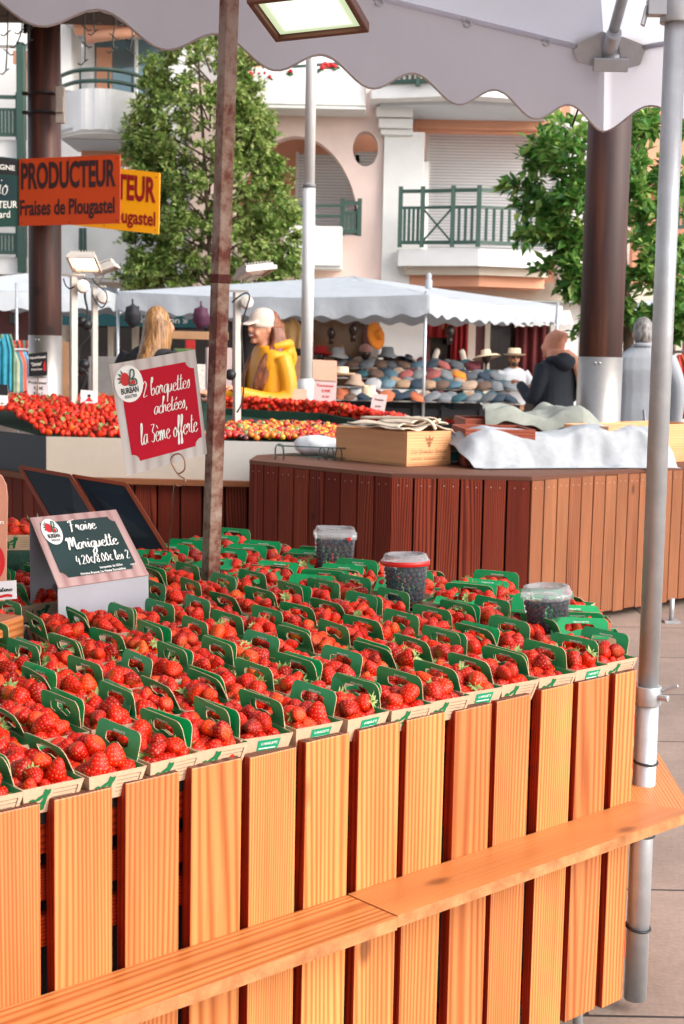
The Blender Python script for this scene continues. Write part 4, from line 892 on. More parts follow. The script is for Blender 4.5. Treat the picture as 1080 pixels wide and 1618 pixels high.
for t, s in spots:
    i = RNG.choices(range(6), (5, 3, 2, 1.2, 1.6, 3))[0]; p = disp(s, t) + ZZ * (.02 + RNG.uniform(0, .022)); r = RNG.uniform(.018, .025); Mx = Matrix.Translation(p) @ rmat(RNG.uniform(-1, 1), RNG.uniform(-1, 1), RNG.uniform(0, 6)).to_4x4() @ Matrix.Scale(r, 4)
    if nt_ < 300:
        nt_ += 1; o = obj_of('tomato', TOM_ME[i]); o.matrix_world = Mx; tag(o, f'small {ADJ[i]} tomato in the mixed heap on the white fronted counter', 'tomato', f'{ADJ[i]} tomatoes on the white fronted counter')
    else: TST.merge(tb, Mx, i)
if TST.v: tag(TST.build('tomatoes', TOMM), 'mixed red, orange and yellow tomatoes at the back of the heap', 'tomatoes', None, 'stuff')
def heapof(fn_pts, label, scale=1., leaf=.12):
    h = MB()
    for p in fn_pts:
        i = RNG.randrange(len(KINDS)); h.merge(LO[i], berry_pose(p) @ Matrix.Scale(scale, 4))
        if RNG.random() < leaf: h.merge(CX[i], berry_pose(p + ZZ * .012) @ Matrix.Scale(scale, 4), 1)
    return tag(h.build('strawberries', [BERRY, CALYX]), label, 'strawberries', None, 'stuff')
pts = []
for j in range(22):
    for i in range(46):
        s = -.75 + i * .04 + RNG.uniform(-.012, .012) - j * .02; t = .03 + j * .045 + RNG.uniform(-.012, .012)
        if s < -.9 * t - .02 or s > 1.1: continue
        p = disp(s, t); bulge = .085 * math.sin(min(1, t / .5) * math.pi * .5) * (1 + .3 * mnoise.noise(V(s * 5, t * 5, 0))); pts.append(p + ZZ * (.012 + bulge * 1.2 + RNG.uniform(0, .02)))
heapof(pts, 'loose heap of red strawberries on the left of the white fronted counter', 1.3, .3)
pts = []
for i in range(130):
    a = i / 130; c = onY(360, 632, 10.55).lerp(onY(520, 640, 10.15), min(1, a * 1.6)) if a < .62 else onY(520, 640, 10.15).lerp(onY(640, 662, 9.5), (a - .62) / .38)
    for k in range(6): pts.append(c + V(RNG.uniform(-.03, .03), RNG.uniform(-.07, .07), RNG.uniform(-.07, .015)))
heapof(pts, 'long band of red strawberries behind the mixed tomatoes', 1.2, .05)
m = MB()
for A, B in ((onY(360, 640, 10.55), onY(520, 648, 10.15)), (onY(520, 648, 10.15), onY(640, 670, 9.5))):
    m.beam(V(A.x, A.y, A.z - .1), V(B.x, B.y, B.z - .1), .2, .16, side=ZZ.cross(B - A))
m.build('display_step', GRASS, c3)
# small cards on that counter
def card(x0, y0, x1, y1, Y, label, skew=0, col=CARDW, extra=None, stick=True, tilt=.03):
    t = thing('price_card', onY((x0 + x1) / 2, y1, Y), label, 'card'); f = quadmap(onY(x0 + skew, y0, Y + tilt), onY(x1 + skew, y0 + 2, Y + tilt), onY(x1, y1 + 2, Y), onY(x0, y1, Y), .0015)
    m = MB(); rect(m, f, 0, 0, 1, 1, 0, 0); rect(m, f, 0, 0, 1, 1, -2, 0)
    if extra: extra(m, f)
    m.build('card', [col, INK, REDINK, DARK], t)
    if stick: a = f(.5, 0); q = MB(); q.tube([a, a - ZZ * .12], .004, 6); q.build('stick', WIRE, t)
    return t
def ex1(m, f):
    rect(m, f, 0, .5, 1, 1, 1, 3); 
def lines(*rows):
    def ex(m, f):
        for (txt, x, y, h, w, k) in rows: put_text(m, txt, lambda a, b: f(a, b, 2), x, y, h, w, k, .02)
    return ex
PINKC = M('pale pink card', '#c9b0ae', .6, var=.05); PEACHC = M('peach card', '#d0a58c', .6, var=.05)
t = card(43, 596, 77, 628, 10.3, 'cream price card under a black board in front of the left timber post', -1, CARDW, lines(('Producteur', .08, .7, .13, .84, 1), ('4.20€', .3, .42, .15, .45, 1), ('8 les 2', .3, .14, .15, .42, 1)))
bt = thing('menu_board', onY(60, 596, 10.3), 'small black board lettered in white above the cream price card', 'board'); m = MB(); f = quadmap(onY(45, 559, 10.3), onY(74, 556, 10.3), onY(74, 593, 10.3), onY(45, 595, 10.3), .0015); rect(m, f, 0, 0, 1, 1, 0, 0); rect(m, f, 0, 0, 1, 1, -3, 0)
put_text(m, 'Fraise de Plougastel', lambda a, b: f(a, b, 2), .06, .76, .1, .88, 1, .02); put_text(m, '"Charlotte"', lambda a, b: f(a, b, 2), .14, .45, .14, .56, 1, .02); put_text(m, 'Origine France', lambda a, b: f(a, b, 2), .14, .25, .09, .6, 1, .02); polyf(m, f, [(.8, .2), (.94, .2), (.95, .45), (.88, .66), (.8, .45)], 2, 2)
m.build('panel', [BLK, WHITE, REDINK], bt); m = MB(); a = f(.5, 0); m.tube([a, a - ZZ * .28], .005, 6); m.build('stick', WIRE, bt)
card(127, 616, 154, 654, 9.9, 'white leaflet card standing in the loose strawberries', 0, CARDW, lambda m, f: (disc(m, f, .5, .78, .1, .06, 2, 1, 10), polyf(m, f, [(.25, .55), (.75, .55), (.6, .65), (.55, .72), (.45, .72), (.4, .65)], 2, 2), lines(('Fraises 250g', .15, .4, .07, .7, 1), ('Gariguette', .15, .26, .07, .7, 1), ('Plougastel', .2, .12, .06, .6, 1))(m, f)))
card(-20, 606, 12, 640, 9.9, 'small card with a dark top cut by the left edge of the photo', 0, CARDW, ex1)
card(494, 568, 532, 600, 10.4, 'plain peach card clipped above a written pink card', 0, PEACHC, None, False)
card(494, 600, 530, 634, 10.38, 'pale pink card with handwriting hanging from a wire hook', 2, PINKC, lines(('Tomates', .12, .7, .12, .74, 2), ('4.90€', .35, .45, .14, .4, 2), ('le kg', .4, .2, .12, .3, 2)))
card(459, 614, 480, 640, 10.3, 'plain peach card leaning beside the white pole', 5, PEACHC)
card(583, 622, 606, 656, 9.9, 'pale pink slip leaning over the red strawberries behind the wine crate', 6, PINKC, lines(('Fraises', .2, .7, .1, .6, 1), ('prix', .3, .4, .1, .4, 1)))
# lamp posts of that counter
WPNT = M('cream painted steel', '#b9b3ac', .5, var=.1)
def lamppost(name, x, y0, y1, Y, w, label, arm=None, lit=True):
    L = thing(name, onY(x, y0, Y), label, 'lamp post'); A, B = onY(x, y0, Y), onY(x, y1, Y); A.z -= .15; m = MB(); m.beam(A, B, w, w, side=rmat(0, 0, .5) @ V(1, 0, 0)); m.build('post', WPNT, L, bevel=.003)
    m = MB(); m.box(B + V(0, 0, .01), (.16, .05, .012)); m.lathe([(0, -.03), (.038, -.03), (.044, .0), (.044, .025), (0, .03)], B + V(.07, -.04, -.07), 16, rmat(1.3, 0, .3)); m.build('socket', WPNT, L, bevel=.002); return L, B
BLKC = M('black cable', '#111318', .5, var=.1)
L1, B1 = lamppost('lamp_post', 116, 632, 437, 9.95, .045, 'left cream lamp post on the white fronted counter, with a lit lamp')
L2, B2 = lamppost('lamp_post', 149, 632, 455, 10.3, .04, 'middle cream lamp post hung with black cables and plugs')
L3, B3 = lamppost('lamp_post', 374, 655, 462, 9.9, .045, 'right cream lamp post beside the woman in the yellow raincoat')
flood('flood_lamp', onY(117, 427, 9.95), onY(156, 428, 9.95), onY(92, 407, 9.75), 'warm lit flood lamp on the left lamp post below the orange signs', 3, (.9, .5, .25), B1 + V(.02, 0, .01), WPNT)
flood('flood_lamp', onY(157, 434, 10.3), onY(186, 424, 10.3), onY(150, 430, 10.1), 'unlit flood lamp seen edge on above the middle lamp post', .0, (.3, .3, .3), B2 + V(.02, 0, .01), WPNT)
flood('flood_lamp', onY(372, 441, 9.9), onY(414, 436, 10.0), onY(362, 434, 9.7), 'unlit grey flood lamp above the right lamp post, seen edge on', .0, (.3, .3, .3), B3 + V(.03, 0, .06), WPNT)
def cable(P, r=.007, label='', plugs=()):
    c = thing('power_cable', P[0], label, 'cable'); m = MB(); m.tube(catmull(P, 6), r, 6); m.build('cord', BLKC, c)
    for p in plugs: m = MB(); m.lathe([(0, -.035), (.03, -.03), (.04, 0), (.03, .03), (0, .035)], p, 14, rmat(1.4, 0, .4)); m.build('plug', BLKC, c)
q = lambda x, y, Y=10.1: onY(x, y, Y)
cable([q(134, 440), q(134, 470), q(138, 490), q(137, 512), q(142, 530), q(127, 552), q(124, 580), q(137, 590), q(136, 602), q(128, 620)], .009, 'black power cable with fat plugs hanging from the middle lamp post', [q(129, 508), q(137, 513), q(133, 576), q(128, 583)])
cable([q(145, 440), q(153, 450), q(167, 462), q(168, 476), q(160, 486), q(150, 475), q(146, 466)], .005, 'thin loop of black wire beside the middle lamp post')
cable([q(100, 440, 9.9), q(103, 450, 9.9), q(110, 456, 9.9), q(118, 452, 9.9)], .005, 'short black wire loop under the warm lit lamp')
cable([q(366, 478, 9.8), q(378, 468, 9.8), q(389, 463, 9.8), q(394, 470, 9.8), q(388, 490, 9.8), q(381, 520, 9.8), q(383, 560, 9.8), q(385, 600, 9.8), q(382, 635, 9.8), q(374, 652, 9.8)], .006, 'black cable running down the right lamp post', [q(364, 592, 9.75)])
# ================================================================== timber posts of the hall
def postmat():
    t = NT('timber post'); co = t.n('TexCoord').outputs['Object']; mp = t.n('Mapping', i_Vector=co); mp.inputs['Scale'].default_value = (14, 14, .9); n = t.n('TexNoise', i_Vector=mp.outputs[0], i_Scale=1., i_Detail=6.)
    v = t.n('TexVoronoi', i_Vector=t.n('Mapping', i_Vector=co).outputs[0], i_Scale=2.2); k = t.ramp(v.outputs['Distance'], [(.05, (.25, .2, .2)), (.12, (1, 1, 1))])
    c = t.mixc(1., t.ramp(n.outputs[0], [(.25, srgb('#190a0a')), (.5, srgb('#381812')), (.8, srgb('#633720'))]), k, 'MULTIPLY'); t.l(c, t.b.inputs['Base Color']); t.b.inputs['Roughness'].default_value = .6; t.bump(n.outputs[0], .3, .005); return t.m
POSTM = postmat(); STEELB = M('brushed steel sheath', '#a8a29c', .38, .85, .1, 6)
def timber(x, y, Y, r, ysh, label, ztop=4.6):
    P = onY(x, y, Y); t = thing('timber_post', (P.x, P.y, 0), label, 'post'); zs = onY(x, ysh, Y).z; P.z = 0
    m = MB(); m.tube([P + ZZ * .02, P + ZZ * (ztop * .5), P + ZZ * ztop], r, 32); m.build('shaft', POSTM, t)
    m = MB(); m.tube([P, P + ZZ * zs], r + .006, 40); m.build('metal_sheath', STEELB, t)
    m = MB()
    for dz in (.02, .5, .75):
        for dx in (-.06, -.03): m.lathe([(0, 0), (.008, 0), (.006, .004), (0, .005)], P + V(dx, -math.sqrt((r + .006) ** 2 - dx * dx), zs - dz - .02), 8, rmat(1.57, 0, 0))
    m.build('rivet', STEEL, t); return t, P
TP1, PP1 = timber(946, 620, 10.1, .15, 564, 'thick round timber post with a steel foot, right of the woman in the headscarf')
TP2, PP2 = timber(71, 480, 13.2, .148, 530, 'dark round timber post at the left carrying the orange signs')
m = MB(); 
for y in (150, 180):
    p = onY(71, y, 13.2); m.tube([V(p.x + .155 * math.cos(a), p.y + .155 * math.sin(a), p.z) for a in np.linspace(0, 6.1, 24)], .012, 6, closed=True)
    m.box((p.x - .17, p.y - .05, p.z), (.05, .03, .03))
m.build('strap', BLK, TP2); m = MB(); p = onY(95, 166, 13.02); m.box(p, (.08, .05, .32)); m.box(p + V(0, -.03, 0), (.07, .03, .14)); m.build('junction_box', M('grey plastic box', '#8b8078', .5), TP2, bevel=.006)
# signs on the post
ORG_SHADED = M('orange shaded enamel sign', '#a83609', .4, var=.05, scale=4); YEL_LIT = M('yellow lit enamel sign', '#f0a012', .4, var=.03); SRED = M('dark red lettering', '#8e0f14', .5); SBLK = M('maroon black lettering', '#2b0f12', .5, var=.05)  # same enamel twice: shade put into the first colour, lamplight into the second
def board_sign(TL, TR, BR, BL, label, mats, th=.02, fn=None):
    f = quadmap(TL, TR, BR, BL, .003); n = (TR - TL).cross(TL - BL).normalized(); m = MB(); vs = [BL, BR, TR, TL]; m.add(vs + [p - n * th for p in vs], [(0, 1, 2, 3), (7, 6, 5, 4), (0, 4, 5, 1), (1, 5, 6, 2), (2, 6, 7, 3), (3, 7, 4, 0)]); fn(m, f); return tag(m.build('sign_board', mats), label, 'sign')
def s1_(m, f):
    put_text(m, 'PRODUCTEUR', f, .02, .56, .36, .94, 1, .035); put_text(m, 'Fraises de Plougastel', f, .01, .16, .22, .94, 1, .025)
    for x, y in ((.03, .95), (.5, .95), (.97, .95), (.97, .04), (.5, .04), (.03, .04)): disc(m, f, x, y, .007, .011, 1, 1, 8)
board_sign(onY(30, 251, 12.9), onY(189, 244, 12.75), onY(189, 353, 12.75), onY(30, 357, 12.9), 'orange Producteur sign in shade on the left timber post, in front of a yellow one', [ORG_SHADED, SBLK], fn=s1_)
def s2_(m, f):
    put_text(m, 'PRODUCTEUR', f, .03, .52, .38, .94, 1, .035); put_text(m, 'Fraises de Plougastel', f, .03, .13, .22, .94, 1, .025)
    for x, y in ((.97, .92), (.97, .06), (.5, .05)): disc(m, f, x, y, .006, .012, 1, 1, 8)
board_sign(onY(80, 254, 13.75), onY(252, 273, 13.5), onY(250, 370, 13.5), onY(80, 352, 13.75), 'Producteur sign coloured bright yellow as lit, half hidden behind the orange one', [YEL_LIT, SRED], fn=s2_)
DGRN = M('dark green sign', '#123c34', .4, var=.06)
def s3_(m, f):
    rect(m, f, 0, .75, 1, .98, 1, 2); put_text(m, 'BRETAGNE', lambda a, b: f(a, b, 2), .3, .82, .07, .62, 1, .02); rect(m, f, .1, .3, .92, .72, 1, 3); put_script(m, 'Rio', lambda a, b: f(a, b, 3), .5, .46, .3, 1.2, 1, .1); put_text(m, 'PRODUCTEUR', lambda a, b: f(a, b, 2), .12, .27, .1, .84, 1, .01); put_text(m, 'Bernard', lambda a, b: f(a, b, 2), .4, .13, .1, .44, 1, .01)
board_sign(onY(-66, 240, 12.85), onY(31, 251, 12.92), onY(31, 357, 12.92), onY(-66, 362, 12.85), 'dark green sign with white lettering cut by the left edge of the photo', [DGRN, WHITE, BLK, M('slate blue panel', '#123238', .4)], fn=s3_)
# white flag pole
WP = MB(); p0 = onY(483, 640, 12.2); p1 = onY(492, 60, 12.2); dW = (p1 - p0); pb = p0 - dW * (p0.z / dW.z)
wp = thing('white_pole', pb, 'tall white pole standing behind the tomatoes in the middle', 'pole'); q = lambda z: pb + dW * (z / dW.z)
WP.tube([q(1.25), q(2.9)], .052, 20); WP.tube([q(2.88), q(5.6)], .045, 20); WP.build('shaft', M('white lacquered steel', '#d4d4d4', .4, var=.04), wp)
WP = MB(); WP.lathe([(0.1, 0), (.075, .1), (.07, 1.05), (.095, 1.12), (.1, 1.18), (.085, 1.24), (.055, 1.28)], pb, 20); WP.build('base_collar', MATS['white lacquered steel'], wp)
WP = MB(); WP.tube([q(2.87), q(2.9)], .055, 20); WP.build('joint_ring', M('grey ring', '#6d6d70', .5), wp)
# ================================================================== canopies
def canvas(name, col, trans=.4):
    t = NT(name); c = srgb(col); co = t.n('TexCoord').outputs['Object']; n = t.n('TexNoise', i_Vector=co, i_Scale=2.5, i_Detail=5.); cc = t.ramp(n.outputs[0], [(.3, tuple(x * .93 for x in c)), (.7, c)])
    d = t.n('BsdfDiffuse'); r = t.n('BsdfTranslucent'); t.l(cc, d.inputs[0]); t.l(cc, r.inputs[0]); m = t.n('MixShader', i_0=trans); t.l(d.outputs[0], m.inputs[1]); t.l(r.outputs[0], m.inputs[2])
    n2 = t.n('TexNoise', i_Vector=co, i_Scale=6., i_Detail=2.); b = t.n('Bump', i_Height=n2.outputs[0]); b.inputs['Strength'].default_value = .25; b.inputs['Distance'].default_value = .05; t.l(b.outputs[0], d.inputs['Normal']); t.l(m.outputs[0], t.out.inputs[0]); return t.m
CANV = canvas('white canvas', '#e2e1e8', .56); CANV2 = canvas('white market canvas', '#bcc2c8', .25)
def scallop(m, A, B, drop, pitch, depth=.07, out=V(0, 0, 0), phase=0., billow=.0):
    L = (B - A).length; n = max(8, int(L / pitch * 10)); d = (B - A).normalized()
    def fn(a, b):
        s = a * L; z = drop - depth * (.5 + .5 * math.cos(2 * math.pi * (s / pitch + phase))) * 1.0
        bil = billow * math.sin(2 * math.pi * (s / pitch * .5 + .3)) * b
        return A + d * s - ZZ * z * b + out * (b * .3 + bil)
    m.grid(fn, n, 5)
# -- the canopy over the near counter: its far corner shows
CC = onY(955, 84, 5.6); zc = CC.z
FA = CC - DU * 4.2; RB = CC - DV * 2.9; apex = CC - DU * 2.1 - DV * 1.45 + ZZ * .85; NL = FA - DV * 2.9
cn = thing('market_canopy', V(apex.x, apex.y, 0), 'white canvas canopy with a scalloped edge over the near counter', 'canopy')
m = MB()
for A, B in ((CC, FA), (FA, NL), (NL, RB), (RB, CC)): m.grid(lambda a, b: (A.lerp(B, a)).lerp(apex, b) - ZZ * .10 * math.sin(math.pi * b) * math.sin(math.pi * a), 16, 10)
m.build('roof_cloth', CANV, cn)
m = MB(); scallop(m, CC, FA, .295, .41, .075, V(.03, .03, 0), .5); scallop(m, CC, RB, .295, .41, .075, V(.03, .03, 0), .5); scallop(m, RB, NL, .29, .41, .075); scallop(m, NL, FA, .29, .41, .075)
m.build('valance', CANV, cn, weld=.002)
m = MB()
for A, B in ((CC, FA), (CC, RB)):
    L = (B - A).length; d = (B - A).normalized(); m.tube([A + d * s + V(.009, .009, 0) - ZZ * (.295 - .0375 - .0375 * math.cos(2 * math.pi * (s / .41 + .5)) - .004) + V(.021, .021, 0) * 0 for s in np.linspace(0, L, 160)], .0035, 5)
m.build('hem', M('beige hem tape', '#a89a94', .8), cn)
m = MB()
for A, B in ((CC, FA), (CC, RB)):
    d = (B - A).normalized()
    for k in range(9):
        p = A + d * (.35 + k * .42) + V(0, -.01, -.015); m.tube([p + d * .02 * math.cos(t) + ZZ * .012 * math.sin(t) for t in np.linspace(0, 5.5, 10)], .004, 5)
m.build('eyelet_ring', STEEL, cn)
m = MB(); m.tube([CC, FA], .012, 8); m.tube([CC, RB], .012, 8); m.build('edge_rope', CANV, cn)
m = MB(); ib = -(DU + DV).normalized(); m.tube([CC + ib * .05 - ZZ * .03, CC + ib * 1.4 + ZZ * .42], .02, 12); m.tube([CC + ib * .02 - ZZ * .05, CC + ib * .26 + ZZ * .02], .027, 12); m.build('strut', STEEL, cn)
m = MB(); R = axes(V(1, 0, 0), V(0, .94, .34), V(0, -.34, .94)); m.box(CC + V(-.08, -.12, .0), (.14, .015, .13), R @ rmat(0, .25, 0)); m.box(CC + V(.09, -.13, -.01), (.12, .015, .12), R @ rmat(0, -.3, 0)); m.box(CC + V(.0, -.14, -.07), (.13, .02, .05), R); m.build('corner_plate', STEEL, cn, bevel=.004)
m = MB(); m.tube(catmull([CC - ZZ * .03, CC + V(-.06, -.01, -.11), CC + V(-.09, 0, -.2), CC + V(-.11, .02, -.27)], 6), .004, 6); m.build('cord', BLKC, cn)
# -- unseen hall roof, kept over the left alone to shade that side
rf = thing('shading_hall_roof', (0, 5, 4.6), 'unseen market hall roof over the left, added to shade that side', 'roof')
ROOF = M('dark roof boards', '#4a3b33', .8)
HR = MB(); HR.slab([(PP2.x + 1.0, PP2.y + .6, 0), (PP2.x - 2.2, PP2.y + .5, 0), (-14, 12, 0), (-14, -9, 0), (-2.5, -9, 0), (-1.6, 2, 0)], 4.5, 4.7); HR.build('ceiling', ROOF, rf)
# icicle lights hanging from the eave
GRW = M('dark wire', '#3a3a34', .6)
ic = thing('string_lights', onY(140, -20, 13), 'unlit icicle string lights dangling from the roof eave at the upper left', 'string lights')
m = MB(); 
for x, ys in ((13, (-40, 60, 112)), (30, (-40, 40, 70)), (45, (-30, 40, 66)), (117, (-40, 0, 14)), (130, (-40, 30, 97)), (147, (-40, 25, 50)), (180, (-30, 40, 78)), (207, (-30, 55, 80)), (254, (-40, 30, 85)), (276, (-30, 20, 28)), (300, (-30, 30, 60))):
    P = [onY(x + RNG.uniform(-2, 2), y, 12.6) for y in np.linspace(ys[0], ys[-1], 6)]; P = [p + V(RNG.uniform(-.02, .02), 0, 0) for p in P]; m.tube(catmull(P, 3), .0065, 5)
    for p in P[1:]:
        s = RNG.choice((-1, 1)); m.tube([p, p + V(s * .03, 0, -.03), p + V(s * .06, 0, -.02)], .006, 5); m.tube([p, p + V(-s * .03, 0, .02)], .005, 5)
m.tube([onY(-60, -42, 12.6), onY(320, -44, 12.6)], .008, 6); m.build('wire', GRW, ic)
# -- stall canopies in the square behind
def stall_canopy(name, P, z, rise, drop, pitch, label, poles=(), mat=CANV2, apexpt=None):
    """P: eave corners on plan, in order"""
    C_ = [V(p[0], p[1], z + (p[2] if len(p) > 2 else 0)) for p in P]; ap = apexpt or sum(C_, Vector()) / len(C_) + ZZ * rise
    t = thing(name, V(ap.x, ap.y, 0), label, 'canopy'); m = MB(); v = MB()
    for k in range(len(C_)):
        A, B = C_[k], C_[(k + 1) % len(C_)]; m.grid(lambda a, b: A.lerp(B, a).lerp(ap, b) - ZZ * (.06 * math.sin(math.pi * a) * (1 - b) + .012 * mnoise.noise(V(a * 9, b * 3, k))), 22, 6); 
        L = (B - A).length; v.grid(lambda a, b: A.lerp(B, a) - ZZ * (.06 * math.sin(math.pi * a) + b * (drop - .055 * (.5 + .5 * math.cos(2 * math.pi * a * round(L / pitch))))) + (B - A).cross(ZZ).normalized() * (.02 * math.sin(a * L * 9) * b), max(8, int(L / pitch * 8)), 4)
    m.build('roof_cloth', mat, t, weld=.002); v.build('valance', mat, t, weld=.002)
    for p in poles: q = MB(); q.tube([V(p[0], p[1], 0), V(p[0], p[1], z + .05)], .022, 10); q.build('pole', STEEL, t)
    return t
a = onY(678, 497, 19.5); c = onY(183, 492, 20.6); dd = onY(888, 503, 23.2); bk = dd + (c - a); zc = 2.27
def pl(p): return (p.x, p.y)
k_ = (a + c) / 2
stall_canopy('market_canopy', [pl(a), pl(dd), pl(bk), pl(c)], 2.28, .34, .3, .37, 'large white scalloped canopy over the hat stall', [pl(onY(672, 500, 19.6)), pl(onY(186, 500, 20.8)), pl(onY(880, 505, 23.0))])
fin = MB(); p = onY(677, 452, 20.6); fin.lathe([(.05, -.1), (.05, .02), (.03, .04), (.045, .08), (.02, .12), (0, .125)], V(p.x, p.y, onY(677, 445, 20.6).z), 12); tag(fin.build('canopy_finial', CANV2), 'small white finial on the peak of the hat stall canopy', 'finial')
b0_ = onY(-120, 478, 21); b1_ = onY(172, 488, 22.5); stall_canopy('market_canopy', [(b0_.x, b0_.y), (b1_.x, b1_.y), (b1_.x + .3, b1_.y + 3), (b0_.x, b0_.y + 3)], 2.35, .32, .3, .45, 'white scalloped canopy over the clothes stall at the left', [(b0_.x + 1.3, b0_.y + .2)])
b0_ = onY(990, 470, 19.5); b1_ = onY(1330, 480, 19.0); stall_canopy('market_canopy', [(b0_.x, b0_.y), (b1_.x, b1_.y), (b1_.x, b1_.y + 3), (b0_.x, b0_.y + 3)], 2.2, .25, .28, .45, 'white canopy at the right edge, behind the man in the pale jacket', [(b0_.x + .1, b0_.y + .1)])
# ================================================================== apartment building across the square
def stucco(name, col, var=.08): return M(name, col, .85, var=var, scale=1.2, bump=.15, bscale=60)
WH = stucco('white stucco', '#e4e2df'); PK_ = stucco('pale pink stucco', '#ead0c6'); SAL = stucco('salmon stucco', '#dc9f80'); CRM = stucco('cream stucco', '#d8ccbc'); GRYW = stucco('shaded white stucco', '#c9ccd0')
GRNP = M('green painted timber', '#2f4a40', .5, var=.1, scale=4); MAR = M('maroon timber', '#5c2a28', .5, var=.12); BRN = M('brown timber', '#6b4636', .5, var=.15)
def shutter():
    t = NT('ribbed roller shutter'); co = t.n('TexCoord').outputs['Object']; s = t.n('SeparateXYZ', i_Vector=co); w = t.math('SINE', t.math('MULTIPLY', s.outputs[2], 6.283 / .055)); c = t.ramp(t.math('MULTIPLY_ADD', w, .5, .5), [(.0, srgb('#b4b6ba')), (.35, srgb('#dedfe0')), (1, srgb('#e6e7e8'))])
    t.l(c, t.b.inputs['Base Color']); t.b.inputs['Roughness'].default_value = .6; t.bump(w, .5, .01); return t.m
SHUT = shutter()
def glassm(name, col, rough=.08):
    t = NT(name); t.b.inputs['Base Color'].default_value = (*srgb(col), 1); t.b.inputs['Roughness'].default_value = rough; t.b.inputs['Specular IOR Level'].default_value = .9; t.b.inputs['Metallic'].default_value = .25; return t.m
GLS = glassm('blue grey window glass', '#6d8a92'); GLD = glassm('dark shop glass', '#2e2526'); GLB = glassm('brown lit shop glass', '#6f5139')
bd = thing('apartment_building', (0, 27, 0), 'white and pink apartment building with arches, balconies and roller shutters behind the market', 'building')
def X_(x, y, Y): return onY(x, y, Y).x
def Z_(x, y, Y): return onY(x, y, Y).z
def wb(m, x0, y0, x1, y1, Y, dep=.3, mat=0):
    xm, ym = (x0 + x1) / 2, (y0 + y1) / 2; a, b = X_(x0, ym, Y), X_(x1, ym, Y); t, u = Z_(xm, y0, Y), Z_(xm, y1, Y)
    m.box(((a + b) / 2, Y + dep / 2, (t + u) / 2), (b - a, dep, t - u), None, mat, 0)
def part(name, mat, boxes, bevel=.0, **k):
    for b in boxes: m = MB(); wb(m, *b); o = m.build(name, mat, bd, bevel=bevel, **k)
    return o
part('wall', WH, [(-700, -500, 396, 470, 28.2, .3), (575, -500, 1700, 470, 28.4, .3), (-700, 470, 1700, 720, 29.5, .3)])
# pink screen with an arch and a round opening
Yp = 25.5
def pp(x, y): p = onY(x, y, Yp); return (p.x, p.z)
ell_ = lambda cx, cy, rx, ry, a0, a1, n=20: [(cx + rx * math.cos(a), cy - ry * math.sin(a)) for a in np.linspace(a0, a1, n)]
m = MB()
for poly in ([(300, 130), (468, 130)] + ell_(468, 372, 100, 157, math.pi / 2, math.pi) + [(468, 372), (468, 452), (300, 452)],
             [(468, 130), (577, 130)] + ell_(577, 235, 20, 28, math.pi / 2, 3 * math.pi / 2) + [(577, 452), (468, 452), (468, 372)] + ell_(468, 372, 100, 157, 0, math.pi / 2),
             [(577, 130), (606, 130), (604, 452), (577, 452)] + ell_(577, 235, 20, 28, -math.pi / 2, math.pi / 2)):
    m.prism([pp(*p) for p in poly], (0, Yp, 0), (1, 0, 0), (0, 0, 1), .4)
m.build('arch_wall', PK_, bd)
part('back_wall', SAL, [(370, 180, 610, 460, 27.4, .2), (385, -60, 480, 150, 27.0, .2), (655, -60, 900, 460, 27.6, .2)])
part('loggia_floor', WH, [(380, 376, 575, 380, 25.95, 1.4), (380, 150, 580, 168, 25.95, 1.4)])
for b in ((470, 244, 566, 400, 27.2, .15), (560, 240, 602, 400, 27.2, .15), (468, -40, 600, 120, 26.8, .15), (676, 196, 884, 408, 27.2, .15)):
    part('roller_shutter', SHUT, [b])
part('shutter_rail', WH, [(466, 240, 470, 400, 27.12, .2), (671, 196, 677, 408, 27.1, .25), (880, 196, 886, 408, 27.1, .25)])
part('balcony_parapet', WH, [(396, 108, 578, 166, 24.7, .14), (396, 166, 578, 172, 24.72, 1.)], .02)
part('balcony_parapet', WH, [(446, 357, 540, 420, 24.9, .14), (446, 420, 540, 425, 24.95, .8), (480, 360, 482, 418, 24.87, .05), (492, 360, 494, 418, 24.87, .05)], .02)
# right bay
part('pillar', WH, [(604, 208, 668, 455, 25.4, .7), (594, 168, 652, 184, 25.1, .8), (598, 187, 652, 202, 25.2, .75), (601, 204, 652, 213, 25.3, .7), (664, 255, 676, 400, 25.9, .6)], .01)
part('pillar', WH, [(884, 190, 930, 300, 25.3, .7), (878, 186, 934, 204, 25.1, .8), (888, 236, 926, 460, 25.4, .7)], .01)
part('lintel', SAL, [(655, 166, 886, 203, 26.3, .8), (663, 203, 884, 209, 26.5, .3)])
part('side_wall', SAL, [(1000, 60, 1240, 300, 26.0, .3), (1000, 300, 1240, 460, 26.4, .3)])
def bay(x0, xm, x1, Y0, Ym, yt, yb, mat, name, inset=0., grow=0.):
    m = MB(); P = [onY(x0, yt, Y0), onY(xm, yt, Ym), onY(x1, yt, Y0)]; z1 = P[0].z; z0 = onY(x0, yb, Y0).z
    pts = [V(P[0].x, 27, 0), V(P[0].x, P[0].y, 0), V(P[1].x, P[1].y, 0), V(P[2].x, P[2].y, 0), V(P[2].x, 27, 0)]; m.slab(pts, z0, z1); m.build(name, mat, bd, bevel=.015)
bay(628, 757, 874, 25.0, 24.5, 394, 420, WH, 'balcony_slab'); bay(640, 757, 866, 25.2, 24.8, 420.5, 434, CRM, 'balcony_slab'); bay(646, 757, 860, 25.4, 25.0, 434.5, 452, SAL, 'balcony_slab')
bay(586, 740, 892, 24.6, 24.1, 128, 156, WH, 'balcony_slab'); bay(600, 740, 880, 25.0, 24.6, 156.5, 168, GRYW, 'balcony_slab')
